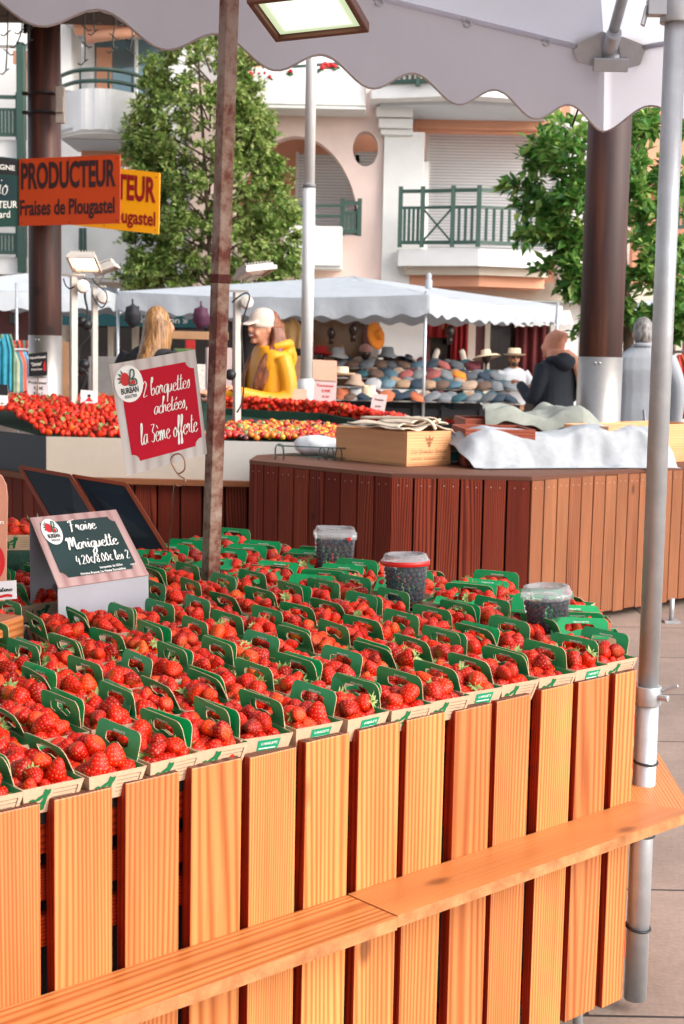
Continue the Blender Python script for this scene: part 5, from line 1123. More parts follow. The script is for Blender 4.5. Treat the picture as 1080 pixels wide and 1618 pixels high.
def rail(pts, y_top, y_bot, kinds, name='railing', sub=9, rmid=None, thick=.05):
    """posts at pts (x, Y); a panel kind between each pair"""
    m = MB()
    zt = [Z_(x, y_top, Y) for x, Y in pts]; zb = [Z_(x, y_bot, Y) for x, Y in pts]; XY = [V(X_(x, y_top, Y), Y, 0) for x, Y in pts]
    z1, z0 = sum(zt) / len(zt), sum(zb) / len(zb)
    for i, p in enumerate(XY):
        m.box(p + ZZ * ((z0 + z1) / 2 + .03), (.075, .075, z1 - z0 + .1))
        if i + 1 < len(XY):
            q = XY[i + 1]; zm = z1 - (z1 - z0) * .3
            for z, w in ((z1, .06), (zm, .045), (z0 + .06, .06)): m.beam(p + ZZ * z, q + ZZ * z, w, w)
            k = kinds[i]; lo, hi = z0 + .06, zm
            if k == 'x': m.beam(p + ZZ * lo, q + ZZ * hi, .03, .03); m.beam(p + ZZ * hi + V(0, .03, 0), q + ZZ * lo + V(0, .03, 0), .03, .03)
            else:
                for j in range(1, k + 1): c = p.lerp(q, j / (k + 1)); m.box(c + ZZ * (lo + hi) / 2, (thick, .03, hi - lo))
    return m.build(name, GRNP, bd)
rail([(633, 24.95), (668, 24.85), (716, 24.65), (757, 24.5), (830, 24.8), (870, 24.98)], 303, 390, [4, 'x', 3, 5, 3])
rail([(592, 24.6), (662, 24.3), (740, 24.05)], 60, 134, [7, 8])
rail([(541, 25.1), (568, 25.1)], 321, 371, [3]); 
m = MB()
for y in (325, 341): m.beam(onY(440, y + 1, 24.95), onY(541, y, 24.95), .05, .04)
for y in (104, ): m.beam(onY(390, y + 6, 24.8), onY(575, y - 6, 24.8), .05, .04)
m.build('handrail', GRNP, bd)
rail([(1064, 25.6), (1110, 25.6), (1170, 25.6)], 300, 365, [4, 5])
# left wing
part('side_wall', WH, [(254, 8, 300, 460, 25.6, .5), (96, 33, 112, 142, 26.0, 1.), (112, 33, 150, 146, 27.6, .2), (96, -90, 260, 33, 25.4, .2), (96, 330, 262, 440, 25.9, .3)])
part('wall_panel', SAL, [(128, 226, 262, 262, 26.6, .2)])
part('ceiling', GRYW, [(96, 30, 262, 33, 25.4, 2.2), (96, 214, 262, 222, 25.2, 1.6)])
part('door_frame', WH, [(139, 55, 148, 152, 26.8, .2), (139, 48, 262, 60, 26.8, .2), (212, 60, 216, 152, 26.75, .15)])
part('window_pane', GLS, [(150, 60, 262, 152, 26.9, .08)]); part('door_leaf', SAL, [(152, 75, 176, 152, 26.85, .06)])
m = MB(); A, B = onY(118, 46, 25.8), onY(225, 36, 25.8); m.tube([A, B], .11, 14); m.tube([onY(134, 60, 25.7), onY(262, 44, 25.7)], .1, 14); m.build('rolled_awning', SAL, bd)
m = MB(); PB_ = [(96, 25.2), (122, 24.7), (162, 24.55), (196, 24.75), (226, 25.3), (232, 26.5)]
P = [V(X_(x, 140, Y), Y, 0) for x, Y in PB_]; P = catmull(P, 8); z1, z0 = Z_(150, 143, 24.7), Z_(150, 207, 24.7)
m.grid(lambda a, b: P[int(a * (len(P) - 1))] + ZZ * (z0 + (z1 - z0) * b) + V(0, -.04 * (abs(math.sin(a * 30)) if .22 < a < .5 else 0), 0), len(P) - 1, 1, smooth=False); m.slab(P + [V(P[-1].x, 27, 0), V(P[0].x, 27, 0)], z0 - .02, z0 + .06)
m.build('curved_parapet', WH, bd, solid=.08)
m = MB()
for y in (112, 130):
    z = Z_(150, y, 24.7); m.tube([p + ZZ * z for p in P], .035, 6)
for k in range(0, len(P), 9): m.tube([P[k] + ZZ * z1, P[k] + ZZ * Z_(150, 112, 24.7)], .02, 6)
m.build('handrail', GRNP, bd)
part('balcony_slab', WH, [(-120, 36, 47, 70, 25.2, .3), (-120, 220, 47, 252, 25.2, 1.5), (-120, 405, 47, 432, 25.2, 1.5)])
part('shutter_panel', GRNP, [(-20, 8, 8, 34, 26, .1), (18, 8, 26, 34, 26, .1), (36, -30, 44, 52, 25.2, .1)]); part('wall_panel', SAL, [(-30, -10, 48, 34, 26.2, .1), (36, 85, 48, 150, 26.4, .1), (20, 80, 48, 100, 26.3, .1)])
part('corner_post', GRNP, [(26, 66, 37, 430, 25.0, .25), (124, 360, 129, 412, 25.6, .1), (131, 360, 135, 412, 25.6, .1)])
rail([(-60, 25.1), (-18, 25.1), (28, 25.1)], 153, 218, [6, 7]); rail([(-60, 25.1), (-18, 25.1), (28, 25.1)], 355, 404, [6, 7])
# red geraniums on the parapet
GER = M('red geranium petals', '#c4101a', .6, var=.2); GLF = M('geranium leaves', '#2f5a30', .6, var=.3)
for x0, x1, y in ((386, 426, 119), (443, 463, 111), (508, 534, 104)):
    t = thing('geranium', onY((x0 + x1) / 2, y + 6, 24.75), {386: 'red geraniums trailing on the balcony parapet beside the tree', 443: 'small red geranium on the balcony parapet left of the white pole', 508: 'red geraniums at the right end of the balcony parapet'}[x0], 'flowers'); m = MB(); l = MB()
    for k in range(int((x1 - x0) * .5)):
        p = onY(RNG.uniform(x0, x1), y + RNG.uniform(-4, 3), 24.75 + RNG.uniform(-.08, .08)); m.ell(p, RNG.uniform(.02, .05), None, 7, 5)
        p2 = p + V(RNG.uniform(-.06, .06), .03, -.05); l.ell(p2, (.05, .05, .02), rmat(RNG.uniform(-1, 1), RNG.uniform(-1, 1), 0), 6, 4)
    m.build('blossom', GER, t); l.build('leaf', GLF, t)
# ground floor: fascia, awning, shop fronts
part('fascia', CRM, [(-700, 440, 450, 470, 26.4, .3), (590, 452, 1700, 480, 26.3, .3), (440, 452, 610, 480, 26.4, .3)])
m = MB(); A, B, C_, D_ = onY(446, 432, 26.3), onY(604, 430, 26.3), onY(604, 458, 25.0), onY(446, 458, 25.0); m.add([A, B, C_, D_], [(0, 1, 2, 3)]); C2, D2 = C_ - ZZ * .1, D_ - ZZ * .1; m.add([D_, C_, C2, D2], [(0, 1, 2, 3)]); m.build('cloth_awning', CRM, bd, solid=.02)
m = MB(); A, B, C_, D_ = onY(-60, 430, 26.3), onY(46, 430, 26.3), onY(46, 462, 25.0), onY(-60, 462, 25.0); m.add([A, B, C_, D_], [(0, 1, 2, 3)]); m.build('cloth_awning', CRM, bd, solid=.02)
Yg = 26.9
def shop(name, mat, b): return part(name, mat, [(*b, )])
shop('shop_window', GLD, (80, 516, 345, 640, 27.2, .1)); shop('shop_window', GLB, (486, 490, 582, 640, 27.2, .1)); shop('shop_window', GLD, (672, 490, 740, 640, 27.2, .1)); shop('shop_window', GLD, (772, 490, 868, 660, 27.2, .1)); shop('shop_window', GLD, (345, 500, 486, 660, 27.25, .1)); shop('shop_window', GLD, (1050, 500, 1200, 660, 27.2, .1))
part('pilaster', CRM, [(734, 480, 750, 660, 26.8, .3), (765, 480, 773, 660, 26.8, .3), (170, 516, 178, 640, 26.9, .3), (208, 516, 216, 640, 26.9, .3), (1066, 500, 1076, 660, 26.8, .3), (90, 480, 104, 640, 26.8, .3)])
part('pilaster', MAR, [(749, 480, 766, 660, 26.9, .3), (574, 486, 586, 640, 26.9, .3), (-40, 486, 50, 640, 26.9, .3), (1076, 480, 1100, 660, 26.9, .2), (673, 486, 679, 640, 26.9, .2)])
part('shop_wall', WH, [(598, 480, 670, 660, 26.7, .3), (868, 480, 912, 660, 26.7, .3), (978, 480, 1052, 660, 26.9, .3)])
part('door_panel', GLD, [(14, 496, 26, 512, 26.85, .1)])
TEAL = M('teal fascia', '#24646a', .5, var=.06)
m = MB(); wb(m, 98, 494, 340, 516, 26.2, .2); zt_, zb_ = Z_(220, 494, 26.2), Z_(220, 516, 26.2); xa = X_(98, 505, 26.2); xb = X_(340, 505, 26.2); f = quadmap(V(xa, 26.2, zt_), V(xb, 26.2, zt_), V(xb, 26.2, zb_), V(xa, 26.2, zb_), .004)
put_text(m, '« la maison »', f, .46, .3, .42, .36, 1, .02); m.build('shop_fascia', [TEAL, WHITE], bd)
m = MB(); A, B = onY(809, 494, 26.4), onY(900, 490, 26.4); m.grid(lambda a, b: A.lerp(B, a) - ZZ * ((.28 - .03 * abs(math.sin(a * 22))) * b) + V(0, -.5 * b, 0), 40, 3); m.build('cloth_awning', WH, bd)
# mannequins and clothes in the shop windows
MQ = M('dark mannequin', '#2c1c18', .3, var=.2); TANC = M('tan coat cloth', '#8a6440', .8, var=.2); REDC = M('red garments', '#8f1418', .7, var=.25)
def mannequin(x, y, Y, s, coat, label):
    t = thing('mannequin', V(X_(x, y, Y), Y, 0), label, 'mannequin'); p = onY(x, y, Y); m = MB(); m.ell(p, (.085 * s, .1 * s, .125 * s), None, 14, 10); m.tube([p - ZZ * .08 * s, p - ZZ * .24 * s], .05 * s, 10); m.build('head', MQ, t)
    m = MB(); m.lathe([(.04, -.2), (.1, -.22), (.23, -.3), (.24, -.45), (.19, -.7), (.22, -1.0), (.18, -1.1)], p, 16, None, 0, True, s, s * .6); m.tube([p + V(-.22 * s, 0, -.33 * s), p + V(-.3 * s, -.02, -.6 * s), p + V(-.25 * s, -.08, -.85 * s)], .06 * s, 8); m.tube([p + V(.22 * s, 0, -.33 * s), p + V(.3 * s, -.02, -.6 * s), p + V(.24 * s, -.08, -.85 * s)], .06 * s, 8); m.build('coat', coat, t, remesh=.03)
mannequin(558, 520, 26.6, .95, TANC, 'dark mannequin in a tan coat at the right of the brown shop window'); mannequin(523, 526, 26.7, .85, TANC, 'dark mannequin in a tan coat at the left of the brown shop window')
mannequin(711, 524, 26.5, 1.0, M('white printed top', '#c9c0b2', .8, var=.1), 'dark mannequin wearing a pale top in the red clothes window'); 
for x, y, w, h, c, l in ((690, 512, .5, .5, REDC, 'red garments hung at the upper left of the clothes window'), (726, 530, .3, .9, REDC, 'long red garment hung at the right of the clothes window'), (706, 510, .35, .25, TANC, 'beige garment hung at the top of the clothes window'), (838, 560, .55, 1.2, M('dark red curtain', '#571519', .8, var=.2), 'dark red curtain behind the man in the straw hat')):
    p = onY(x, y, 26.75); m = MB(); m.grid(lambda a, b: p + V((a - .5) * w, .05 * math.sin(a * 19), (b - .5) * h), 24, 2); tag(m.build('hanging_garment', c, solid=.02), l, 'garment')
# ================================================================== trees
def leafmat(name, lo, mid, hi):
    t = NT(name); g = t.n('NewGeometry'); co = t.n('TexCoord').outputs['Object']; n = t.n('TexNoise', i_Vector=co, i_Scale=1.4, i_Detail=3.); f = t.math('ADD', t.math('MULTIPLY', g.outputs['Random Per Island'], .6), t.math('MULTIPLY', n.outputs[0], .5))
    c = t.ramp(f, [(.2, srgb(lo)), (.55, srgb(mid)), (.9, srgb(hi))]); t.l(c, t.b.inputs['Base Color']); t.b.inputs['Roughness'].default_value = .45; t.b.inputs['Specular IOR Level'].default_value = .4
    tr = t.n('BsdfTranslucent'); t.l(c, tr.inputs[0]); m = t.n('MixShader', i_0=.38); t.l(t.b.outputs[0], m.inputs[1]); t.l(tr.outputs[0], m.inputs[2]); t.l(m.outputs[0], t.out.inputs[0]); return t.m
BARK = M('grey brown bark', '#5b4a3c', .9, var=.3, scale=12, bump=.6, bscale=30)
def leaf(vs, fs, p, d, up, L, w):
    s = d.cross(up).normalized(); n = s.cross(d); b = len(vs); vs += [p, p + d * L * .45 + s * w + n * L * .06, p + d * L - n * L * .1, p + d * L * .45 - s * w + n * L * .06]; fs.append((b, b + 1, b + 2, b + 3))
def tree(name, label, base, prof, Yc, dep, nclump, per, L, w, mat, seed, trunkr, cl=.3, inner=None):
    """prof: rows (photo y, x left, x right) of the crown's outline"""
    r = random.Random(seed); t = thing(name, base, label, 'tree'); ys = [p[0] for p in prof]
    vs, fs = [], []; tk = MB(); cz = onY(*inner, Yc) if inner else onY(sum(p[1] + p[2] for p in prof) / 2 / len(prof), ys[len(ys) // 2], Yc)
    top = onY((prof[0][1] + prof[0][2]) / 2, prof[0][0] + 20, Yc)
    tk.tube(catmull([base, V(base.x + .03, base.y, cz.z * .6), cz, top], 6), [trunkr * (1 - .85 * (i / 18)) for i in range(19)], 9)
    for k in range(nclump):
        for _ in range(60):
            y = r.uniform(ys[0], ys[-1]); xl = np.interp(y, ys, [p[1] for p in prof]); xr = np.interp(y, ys, [p[2] for p in prof])
            if r.random() < (xr - xl) / max(p[2] - p[1] for p in prof): break
        u = r.uniform(-1, 1); u = math.copysign(abs(u) ** .6, u); vv = r.uniform(-1, 1) * math.sqrt(max(0, 1 - u * u)); x = (xl + xr) / 2 + u * (xr - xl) / 2 * .93
        c = onY(x, y, Yc + vv * dep); c = c + V(r.gauss(0, .09), 0, r.gauss(0, .07)); out = (c - V(cz.x, cz.y, c.z - .3)).normalized()
        a = V(cz.x, cz.y, max(base.z, c.z - .5)); 
        if k % 12 == 0: tk.tube([a, a.lerp(c, .5) + V(0, 0, .05), c], [trunkr * .22, trunkr * .14, trunkr * .05], 5, caps=False)
        cr = cl * r.uniform(.6, 1.25); tips = []
        for s in range(max(2, per // 9)):
            d = (out * .8 + V(r.gauss(0, 1), r.gauss(0, 1), r.gauss(.25, .8)) * .75).normalized(); e = c + d * cr * r.uniform(.5, 1.); tk.tube([c, e], [trunkr * .05, trunkr * .02], 3, caps=False)
            for q in range(9):
                h = r.uniform(.25, 1.08); p = c.lerp(e, h); ld = (d * .6 + V(r.gauss(0, 1), r.gauss(0, 1), r.gauss(-.1, .8)) * .8).normalized(); up = V(r.gauss(0, .5), r.gauss(-.2, .5), 1).normalized(); k_ = r.uniform(.7, 1.25); leaf(vs, fs, p, ld, up, L * k_, w * k_)
    m = MB(); m.add(vs, fs); m.build('crown', mat, t); tk.build('trunk', BARK, t); return t
L1M = leafmat('small tree leaves', '#42602a', '#7f9a48', '#c0c680'); L2M = leafmat('glossy citrus leaves', '#2b5a24', '#5b8f3d', '#a8c068')
b = onY(330, 640, 23.8); b.z = 0
tree('street_tree', 'tall bushy green tree with small leaves in front of the pink arch', b, [(22, 290, 330), (60, 268, 352), (105, 243, 402), (150, 240, 402), (200, 212, 425), (250, 198, 432), (300, 206, 462), (340, 210, 470), (385, 205, 468), (430, 196, 458), (466, 205, 450)], 23.8, .95, 700, 63, .095, .028, L1M, 5, .09, .25, (330, 380))
b = onY(985, 640, 14.2); b.z = 0
tree('street_tree', 'dense dark green tree with glossy pointed leaves behind the thick timber post', b, [(190, 950, 1046), (225, 850, 1048), (255, 838, 1046), (290, 838, 1048), (320, 836, 1052), (360, 858, 1085), (400, 876, 1110), (440, 886, 1120), (470, 902, 1110), (500, 935, 1090), (530, 960, 1080)], 14.2, .55, 128, 63, .13, .034, L2M, 9, .08, .24, (985, 400))
# ================================================================== people
SKIN = M('fair skin', '#c98e72', .5, var=.06, scale=20); SKIN2 = M('tanned skin', '#b07550', .5, var=.06, scale=20)
def hairmat(name, lo, hi):
    t = NT(name); co = t.n('TexCoord').outputs['Object']; mp = t.n('Mapping', i_Vector=co); mp.inputs['Scale'].default_value = (70, 70, 5); n = t.n('TexNoise', i_Vector=mp.outputs[0], i_Scale=1., i_Detail=3.)
    t.l(t.ramp(n.outputs[0], [(.3, srgb(lo)), (.7, srgb(hi))]), t.b.inputs['Base Color']); t.b.inputs['Roughness'].default_value = .45; t.bump(n.outputs[0], .5, .01); return t.m
def clothm(name, col, var=.1): return M(name, col, .8, var=var, scale=7, bump=.25, bscale=18)
def fr(yaw):     # local frame: x right, y forward
    f = V(math.sin(yaw), math.cos(yaw), 0); return axes(V(f.y, -f.x, 0), f, ZZ)
class Fig:
    def __init__(s, P, yaw, k, label):
        s.P = V(P.x, P.y, P.z); s.R = fr(yaw); s.k = k; s.t = thing('person', s.P, label, 'person')
    def w(s, p): return s.P + s.R @ (Vector(p) * s.k)
    def tube(s, m, pts, r, n=10, flat=1., cat=True):
        q = [Vector(p) for p in pts]
        if cat and len(q) > 2:
            N = len(q); rs = list(r) if isinstance(r, (list, tuple)) else [r] * N; qq = catmull(q, 4); rr = [float(np.interp(i / 4, range(N), rs)) for i in range(len(qq))]
        else: qq, rr = q, (list(r) if isinstance(r, (list, tuple)) else [r] * len(q))
        m.tube([s.w(p) for p in qq], [x * s.k for x in rr], n, flat=flat)
    def ell(s, m, c, r, rot=None, n=18, mm=12): m.ell(s.w(c), tuple(x * s.k for x in r), s.R @ (rot or Matrix.Identity(3)), n, mm)
    def loft(s, m, rings, n=20, lean=None):
        """rings (z, half width, half depth, x, y)"""
        vs = []
        for (z, a, b, x, y) in rings:
            for k in range(n):
                t = 2 * math.pi * k / n; c, d = math.cos(t), math.sin(t); e = .82
                vs.append(s.w((x + a * math.copysign(abs(c) ** e, c), y + b * math.copysign(abs(d) ** e, d), z)))
        fs = [(i * n + k, i * n + (k + 1) % n, (i + 1) * n + (k + 1) % n, (i + 1) * n + k) for i in range(len(rings) - 1) for k in range(n)]
        fs += [tuple(range(n))[::-1], tuple((len(rings) - 1) * n + k for k in range(n))]; m.add(vs, fs, None, 0, True)
    def head(s, m, c, face=True, tilt=None, yaw=0.):
        R = Matrix.Rotation(yaw, 3, 'Z'); cc = Vector(c); g = lambda p: cc + R @ Vector(p)
        s.ell(m, c, (.076, .095, .118), R); s.ell(m, g((0, .022, -.055)), (.058, .068, .068), R)
        s.tube(m, [g((0, -.012, -.09)), g((0, -.03, -.22))], [.052, .06])
        if face:
            s.tube(m, [g((0, .092, .02)), g((0, .112, -.018)), g((0, .094, -.03))], [.011, .016, .012], 8)
            for q in (-1, 1): s.ell(m, g((q * .078, -.005, -.01)), (.01, .022, .032), R, 8, 6); s.ell(m, g((q * .034, .075, -.045)), (.024, .02, .022), R, 8, 6)
            s.ell(m, g((0, .085, -.062)), (.026, .016, .012), R, 8, 6); s.ell(m, g((0, .076, -.1)), (.026, .02, .02), R, 8, 6)
        return g, R
    def hand(s, m, c, d, up, side=1, curl=.6):
        """palm and five bent fingers; c wrist, d pointing direction, up back of the hand"""
        d = Vector(d).normalized(); up = Vector(up); up = (up - d * up.dot(d)).normalized(); x = d.cross(up) * side; c = Vector(c)
        s.ell(m, c + d * .045, (.04, .045, .016), axes(x, d, up), 12, 8)
        for i, (o, L) in enumerate(((-.029, .062), (-.01, .073), (.01, .068), (.027, .052))):
            a = c + d * .082 + x * o; b_ = a + (d * math.cos(curl) - up * math.sin(curl)) * L * .5; e = b_ + (d * math.cos(curl * 2) - up * math.sin(curl * 2)) * L * .5; s.tube(m, [a - d * .02, a, b_, e], [.0095, .0095, .0085, .007], 7, cat=False)
        a = c + d * .03 - x * .036; s.tube(m, [a, a + (d * .6 - x * .8) * .035 - up * .01, a + (d * .9 - x * .5) * .06 - up * .02], [.012, .0105, .008], 7, cat=False)
    def done(s, m, name, mat, vox=.011, it=2, parent=None): return m.build(name, mat, parent or s.t, remesh=vox * s.k, smooth_it=it)
def legs(F, m, cloth, z=.92, w=.1, shoe=None):
    for q in (-1, 1): F.tube(m, [(q * .09, 0, z), (q * .1, .01, .5), (q * .105, -.01, .09)], [w, w * .72, w * .55], 12)
def shoes(F, mat):
    m = MB()
    for q in (-1, 1): F.tube(m, [(q * .105, -.07, .045), (q * .11, .06, .045), (q * .115, .16, .03)], [.045, .045, .032], 10)
    F.done(m, 'shoes', mat)
JEAN = clothm('dark trousers', '#23262f'); SHO = M('dark shoes', '#1b1a1c', .5)
DKE = M('dark eye', '#20140f', .3); LIPS = M('lips', '#9a4038', .5); TEETH = M('teeth', '#e8e2da', .4)
def eyes(F, g, R, par, brow=None):
    m = MB()
    for q in (-1, 1): F.ell(m, g((q * .031, .083, .012)), (.013, .008, .006), R, 8, 6)
    m.build('eyes', DKE, par); m = MB()
    for q in (-1, 1): F.tube(m, [g((q * .015, .093, .03)), g((q * .035, .09, .036)), g((q * .052, .08, .028))], .004, 5)
    m.build('eyebrows', brow or DKE, par)
# -- woman in the yellow raincoat
P = onY(424, 632, 10.95); P.z = 0; F = Fig(P, math.radians(-122), 1.055, 'woman in a yellow raincoat and pale cap with long auburn hair, smiling behind the strawberries')
YEL_ = M('yellow raincoat', '#e09a10', .5, var=.08, scale=6, bump=.25, bscale=9); m = MB(); g, R_h = F.head(m, (0, .06, 1.60), yaw=.12)
F.tube(m, [(-.2, .33, 1.15), (-.19, .40, 1.17)], [.03, .026]); F.hand(m, (-.19, .39, 1.17), (.1, 1, .1), (0, -.1, 1), 1); F.hand(m, (.19, .42, 1.12), (-.1, 1, .1), (0, -.1, 1), -1); F.tube(m, [(.2, .34, 1.12), (.19, .43, 1.12)], [.03, .026]); legs(F, m, None, .9, .085)
F.loft(m, [(.85, .15, .1, 0, 0), (1.2, .14, .1, 0, 0), (1.38, .15, .09, 0, 0), (1.44, .06, .06, 0, 0)]); bo = F.done(m, 'body', SKIN, .009)
eyes(F, g, R_h, F.t); m = MB(); F.ell(m, g((0, .092, -.062)), (.028, .012, .013), R_h, 10, 6); m.build('mouth', LIPS, F.t); m = MB(); F.ell(m, g((0, .098, -.06)), (.022, .01, .007), R_h, 10, 6); m.build('teeth', TEETH, F.t)
m = MB(); F.loft(m, [(.55, .24, .19, 0, -.01), (.8, .225, .18, 0, -.01), (1.0, .21, .165, 0, -.01), (1.2, .2, .155, 0, -.01), (1.33, .2, .145, 0, -.015), (1.42, .16, .115, 0, -.01), (1.47, .09, .09, 0, .01)])
for q in (-1, 1): F.tube(m, [(q * .165, -.015, 1.39), (q * .215, -.035, 1.24), (q * .235, -.02, 1.11), (q * .235, .12, 1.09), (q * .2, .35, 1.14)], [.068, .064, .062, .054, .046], 12); F.tube(m, [(q * .2, .17, 1.05), (q * .22, -.02, 1.05)], [.03, .045], 8)
F.done(m, 'raincoat', YEL_, .011, 2)
m = MB(); F.ell(m, (0, -.1, 1.42), (.13, .085, .085)); F.tube(m, [(-.11, .03, 1.46), (-.115, -.08, 1.485), (0, -.155, 1.48), (.115, -.08, 1.485), (.11, .03, 1.46)], [.022, .034, .04, .034, .022]); F.tube(m, [(.0, -.15, 1.47), (.0, -.18, 1.38), (.0, -.165, 1.28)], [.05, .05, .02]); F.done(m, 'hood', YEL_, .011, 2)
AUB = hairmat('auburn hair', '#4a2014', '#98582f'); m = MB(); F.ell(m, (0, -.0, 1.62), (.086, .085, .11)); F.tube(m, [(0, -.03, 1.62), (0, -.05, 1.5), (.02, -.03, 1.42)], [.08, .075, .05], 12)
for q in (-1, 1):
    for a in range(4): F.tube(m, [(q * .08, .01 - a * .02, 1.6), (q * (.092 + .005 * a), .01 - a * .02, 1.48), (q * (.1 + .012 * a), .1 - a * .02, 1.36), (q * (.1 + .012 * a), .165 - a * .015, 1.2), (q * .1, .17 - .01 * a, 1.12)], [.024, .027, .025, .02, .008], 8)
hm = m.build('hair', AUB, F.t, remesh=.008, smooth_it=1)
CAPM = clothm('pale beige cap cloth', '#cdbcae'); m = MB(); F.ell(m, g((0, -.008, .045)), (.092, .113, .098), R_h); F.ell(m, g((0, -.005, .015)), (.094, .115, .04), R_h); c0 = MB()
for t in np.linspace(-.9, .9, 9): F.tube(m, [g((.07 * math.sin(t), .07 + .03 * math.cos(t), .035)), g((.085 * math.sin(t), .14 + .06 * math.cos(t), .012))], [.01, .006], 6)
F.done(m, 'cap', CAPM, .008, 3)
# -- blonde woman
P = onY(236, 632, 10.85); P.z = 0; F = Fig(P, math.radians(28), 1.06, 'woman with long blonde hair and dark top seen from behind, above the crimson sign'); m = MB(); g, R_h = F.head(m, (.03, .06, 1.59), yaw=-.6)
F.loft(m, [(.85, .14, .1, 0, 0), (1.2, .13, .1, 0, 0), (1.38, .15, .09, 0, 0), (1.44, .06, .06, 0, .02)]); legs(F, m, None)
for q in (-1, 1): F.tube(m, [(q * .27, .12, 1.05), (q * .2, .34, 1.06)], [.036, .028]); F.hand(m, (q * .2, .34, 1.06), (-q * .2, 1, 0), (0, 0, 1), q)
F.done(m, 'body', SKIN, .01); BLKT = clothm('black cotton', '#1b1a1e'); m = MB(); F.loft(m, [(.8, .19, .13, 0, 0), (1.0, .17, .12, 0, 0), (1.2, .19, .125, 0, 0), (1.34, .2, .115, 0, .01), (1.42, .15, .09, 0, .02), (1.46, .07, .07, 0, .03)])
for q in (-1, 1): F.tube(m, [(q * .18, .0, 1.39), (q * .25, -.02, 1.22), (q * .27, .12, 1.05), (q * .22, .28, 1.06)], [.07, .06, .05, .042], 12)
F.done(m, 'top', BLKT, .011); m = MB(); legs(F, m, None, .9, .1); F.done(m, 'trousers', JEAN); shoes(F, SHO)
BLON = hairmat('blonde hair', '#4c2814', '#b98a54'); m = MB(); F.ell(m, (.03, .045, 1.615), (.086, .105, .118))
for a in np.linspace(-1.15, 1.75, 13): 
    c_, s_ = math.sin(a), -math.cos(a); F.tube(m, [(.03 + .07 * c_, .05 + .075 * s_, 1.62), (.03 + .085 * c_, .05 + .095 * s_, 1.5), (.02 + .09 * c_, .03 + .12 * s_, 1.38), (.01 + .12 * c_ + RNG.uniform(-.01, .01), .0 + .135 * s_, 1.24), (.0 + .11 * c_, .0 + .13 * s_, 1.12 + RNG.uniform(-.05, .04))], [.032, .026, .022, .018, .005], 8)
m.build('hair', BLON, F.t, remesh=.008, smooth_it=1)
# -- woman in a headscarf
P = onY(872, 700, 15.0); P.z = 0; F = Fig(P, math.radians(-38), 1.03, 'woman in a salmon headscarf and navy hooded coat standing by the hat stall'); m = MB(); g, R_h = F.head(m, (0, .05, 1.56), yaw=.35); legs(F, m, None); F.loft(m, [(.85, .15, .1, 0, 0), (1.3, .15, .1, 0, 0), (1.42, .07, .07, 0, 0)])
for q in (-1, 1): F.tube(m, [(q * .24, .2, 1.1), (q * .17, .34, 1.18)], [.034, .028]); F.hand(m, (q * .17, .34, 1.18), (-q * .3, 1, .3), (0, -.3, 1), q)
F.done(m, 'body', SKIN, .011); NAVC = clothm('navy wool coat', '#141c2a'); m = MB(); F.loft(m, [(.42, .25, .2, 0, 0), (.8, .24, .185, 0, 0), (1.05, .21, .16, 0, 0), (1.25, .215, .15, 0, 0), (1.36, .2, .125, 0, 0), (1.42, .13, .1, 0, 0)])
for q in (-1, 1): F.tube(m, [(q * .19, -.01, 1.36), (q * .265, -.03, 1.18), (q * .275, .04, 1.03), (q * .22, .2, 1.1), (q * .18, .3, 1.16)], [.078, .072, .066, .058, .05], 12)
F.done(m, 'coat', NAVC, .012); m = MB(); F.ell(m, (0, -.12, 1.4), (.13, .07, .1)); F.tube(m, [(-.12, .0, 1.42), (-.11, -.12, 1.42), (0, -.17, 1.36), (.11, -.12, 1.42), (.12, 0, 1.42)], [.03, .045, .05, .045, .03]); F.done(m, 'hood', NAVC, .012)
SCF = clothm('salmon scarf cloth', '#e09a80'); m = MB(); F.ell(m, (0, .02, 1.575), (.1, .118, .138)); F.tube(m, [(0, -.03, 1.52), (0, -.03, 1.4)], [.1, .12]); F.tube(m, [(.08, -.06, 1.48), (.19, -.12, 1.38), (.23, -.17, 1.2), (.235, -.17, 1.0)], [.08, .08, .085, .06], 10, .5); F.tube(m, [(0, .04, 1.68), (.04, -.08, 1.62)], [.06, .08]); F.done(m, 'headscarf', SCF, .01, 3); m = MB(); legs(F, m, None, .6, .1); F.done(m, 'trousers', JEAN); shoes(F, SHO)
# -- man in the pale jacket
P = onY(1008, 700, 12.8); P.z = 0; F = Fig(P, math.radians(6), 1.08, 'grey haired man in a pale grey jacket seen from behind beside the timber post'); m = MB(); g, R_h = F.head(m, (0, .03, 1.595), yaw=.1); F.loft(m, [(.85, .15, .1, 0, 0), (1.3, .16, .1, 0, 0), (1.42, .07, .07, 0, 0)]); legs(F, m, None)
for q in (-1, 1): F.tube(m, [(q * .3, .02, 1.0), (q * .3, .08, .84)], [.034, .028]); F.hand(m, (q * .3, .08, .84), (0, .2, -1), (q, 0, 0), q, .3)
F.done(m, 'body', SKIN, .011); JK = clothm('pale grey suiting', '#94989e', .05); m = MB(); F.loft(m, [(.76, .225, .165, 0, 0), (.95, .215, .155, 0, 0), (1.12, .2, .14, 0, 0), (1.3, .225, .14, 0, 0), (1.4, .215, .115, 0, 0), (1.45, .14, .09, 0, 0), (1.49, .085, .075, 0, .0)])
for q in (-1, 1): F.tube(m, [(q * .2, .0, 1.4), (q * .285, -.02, 1.2), (q * .3, .01, 1.02), (q * .3, .07, .86)], [.078, .07, .062, .055], 12)
F.done(m, 'jacket', JK, .011); m = MB(); F.tube(m, [(-.07, .03, 1.485), (-.05, -.06, 1.5), (.05, -.06, 1.5), (.07, .03, 1.485)], [.018, .022, .022, .018], 8); F.tube(m, [(.02, -.155, .98), (.05, -.165, .78)], [.004, .012], 6); m.build('collar', JK, F.t)
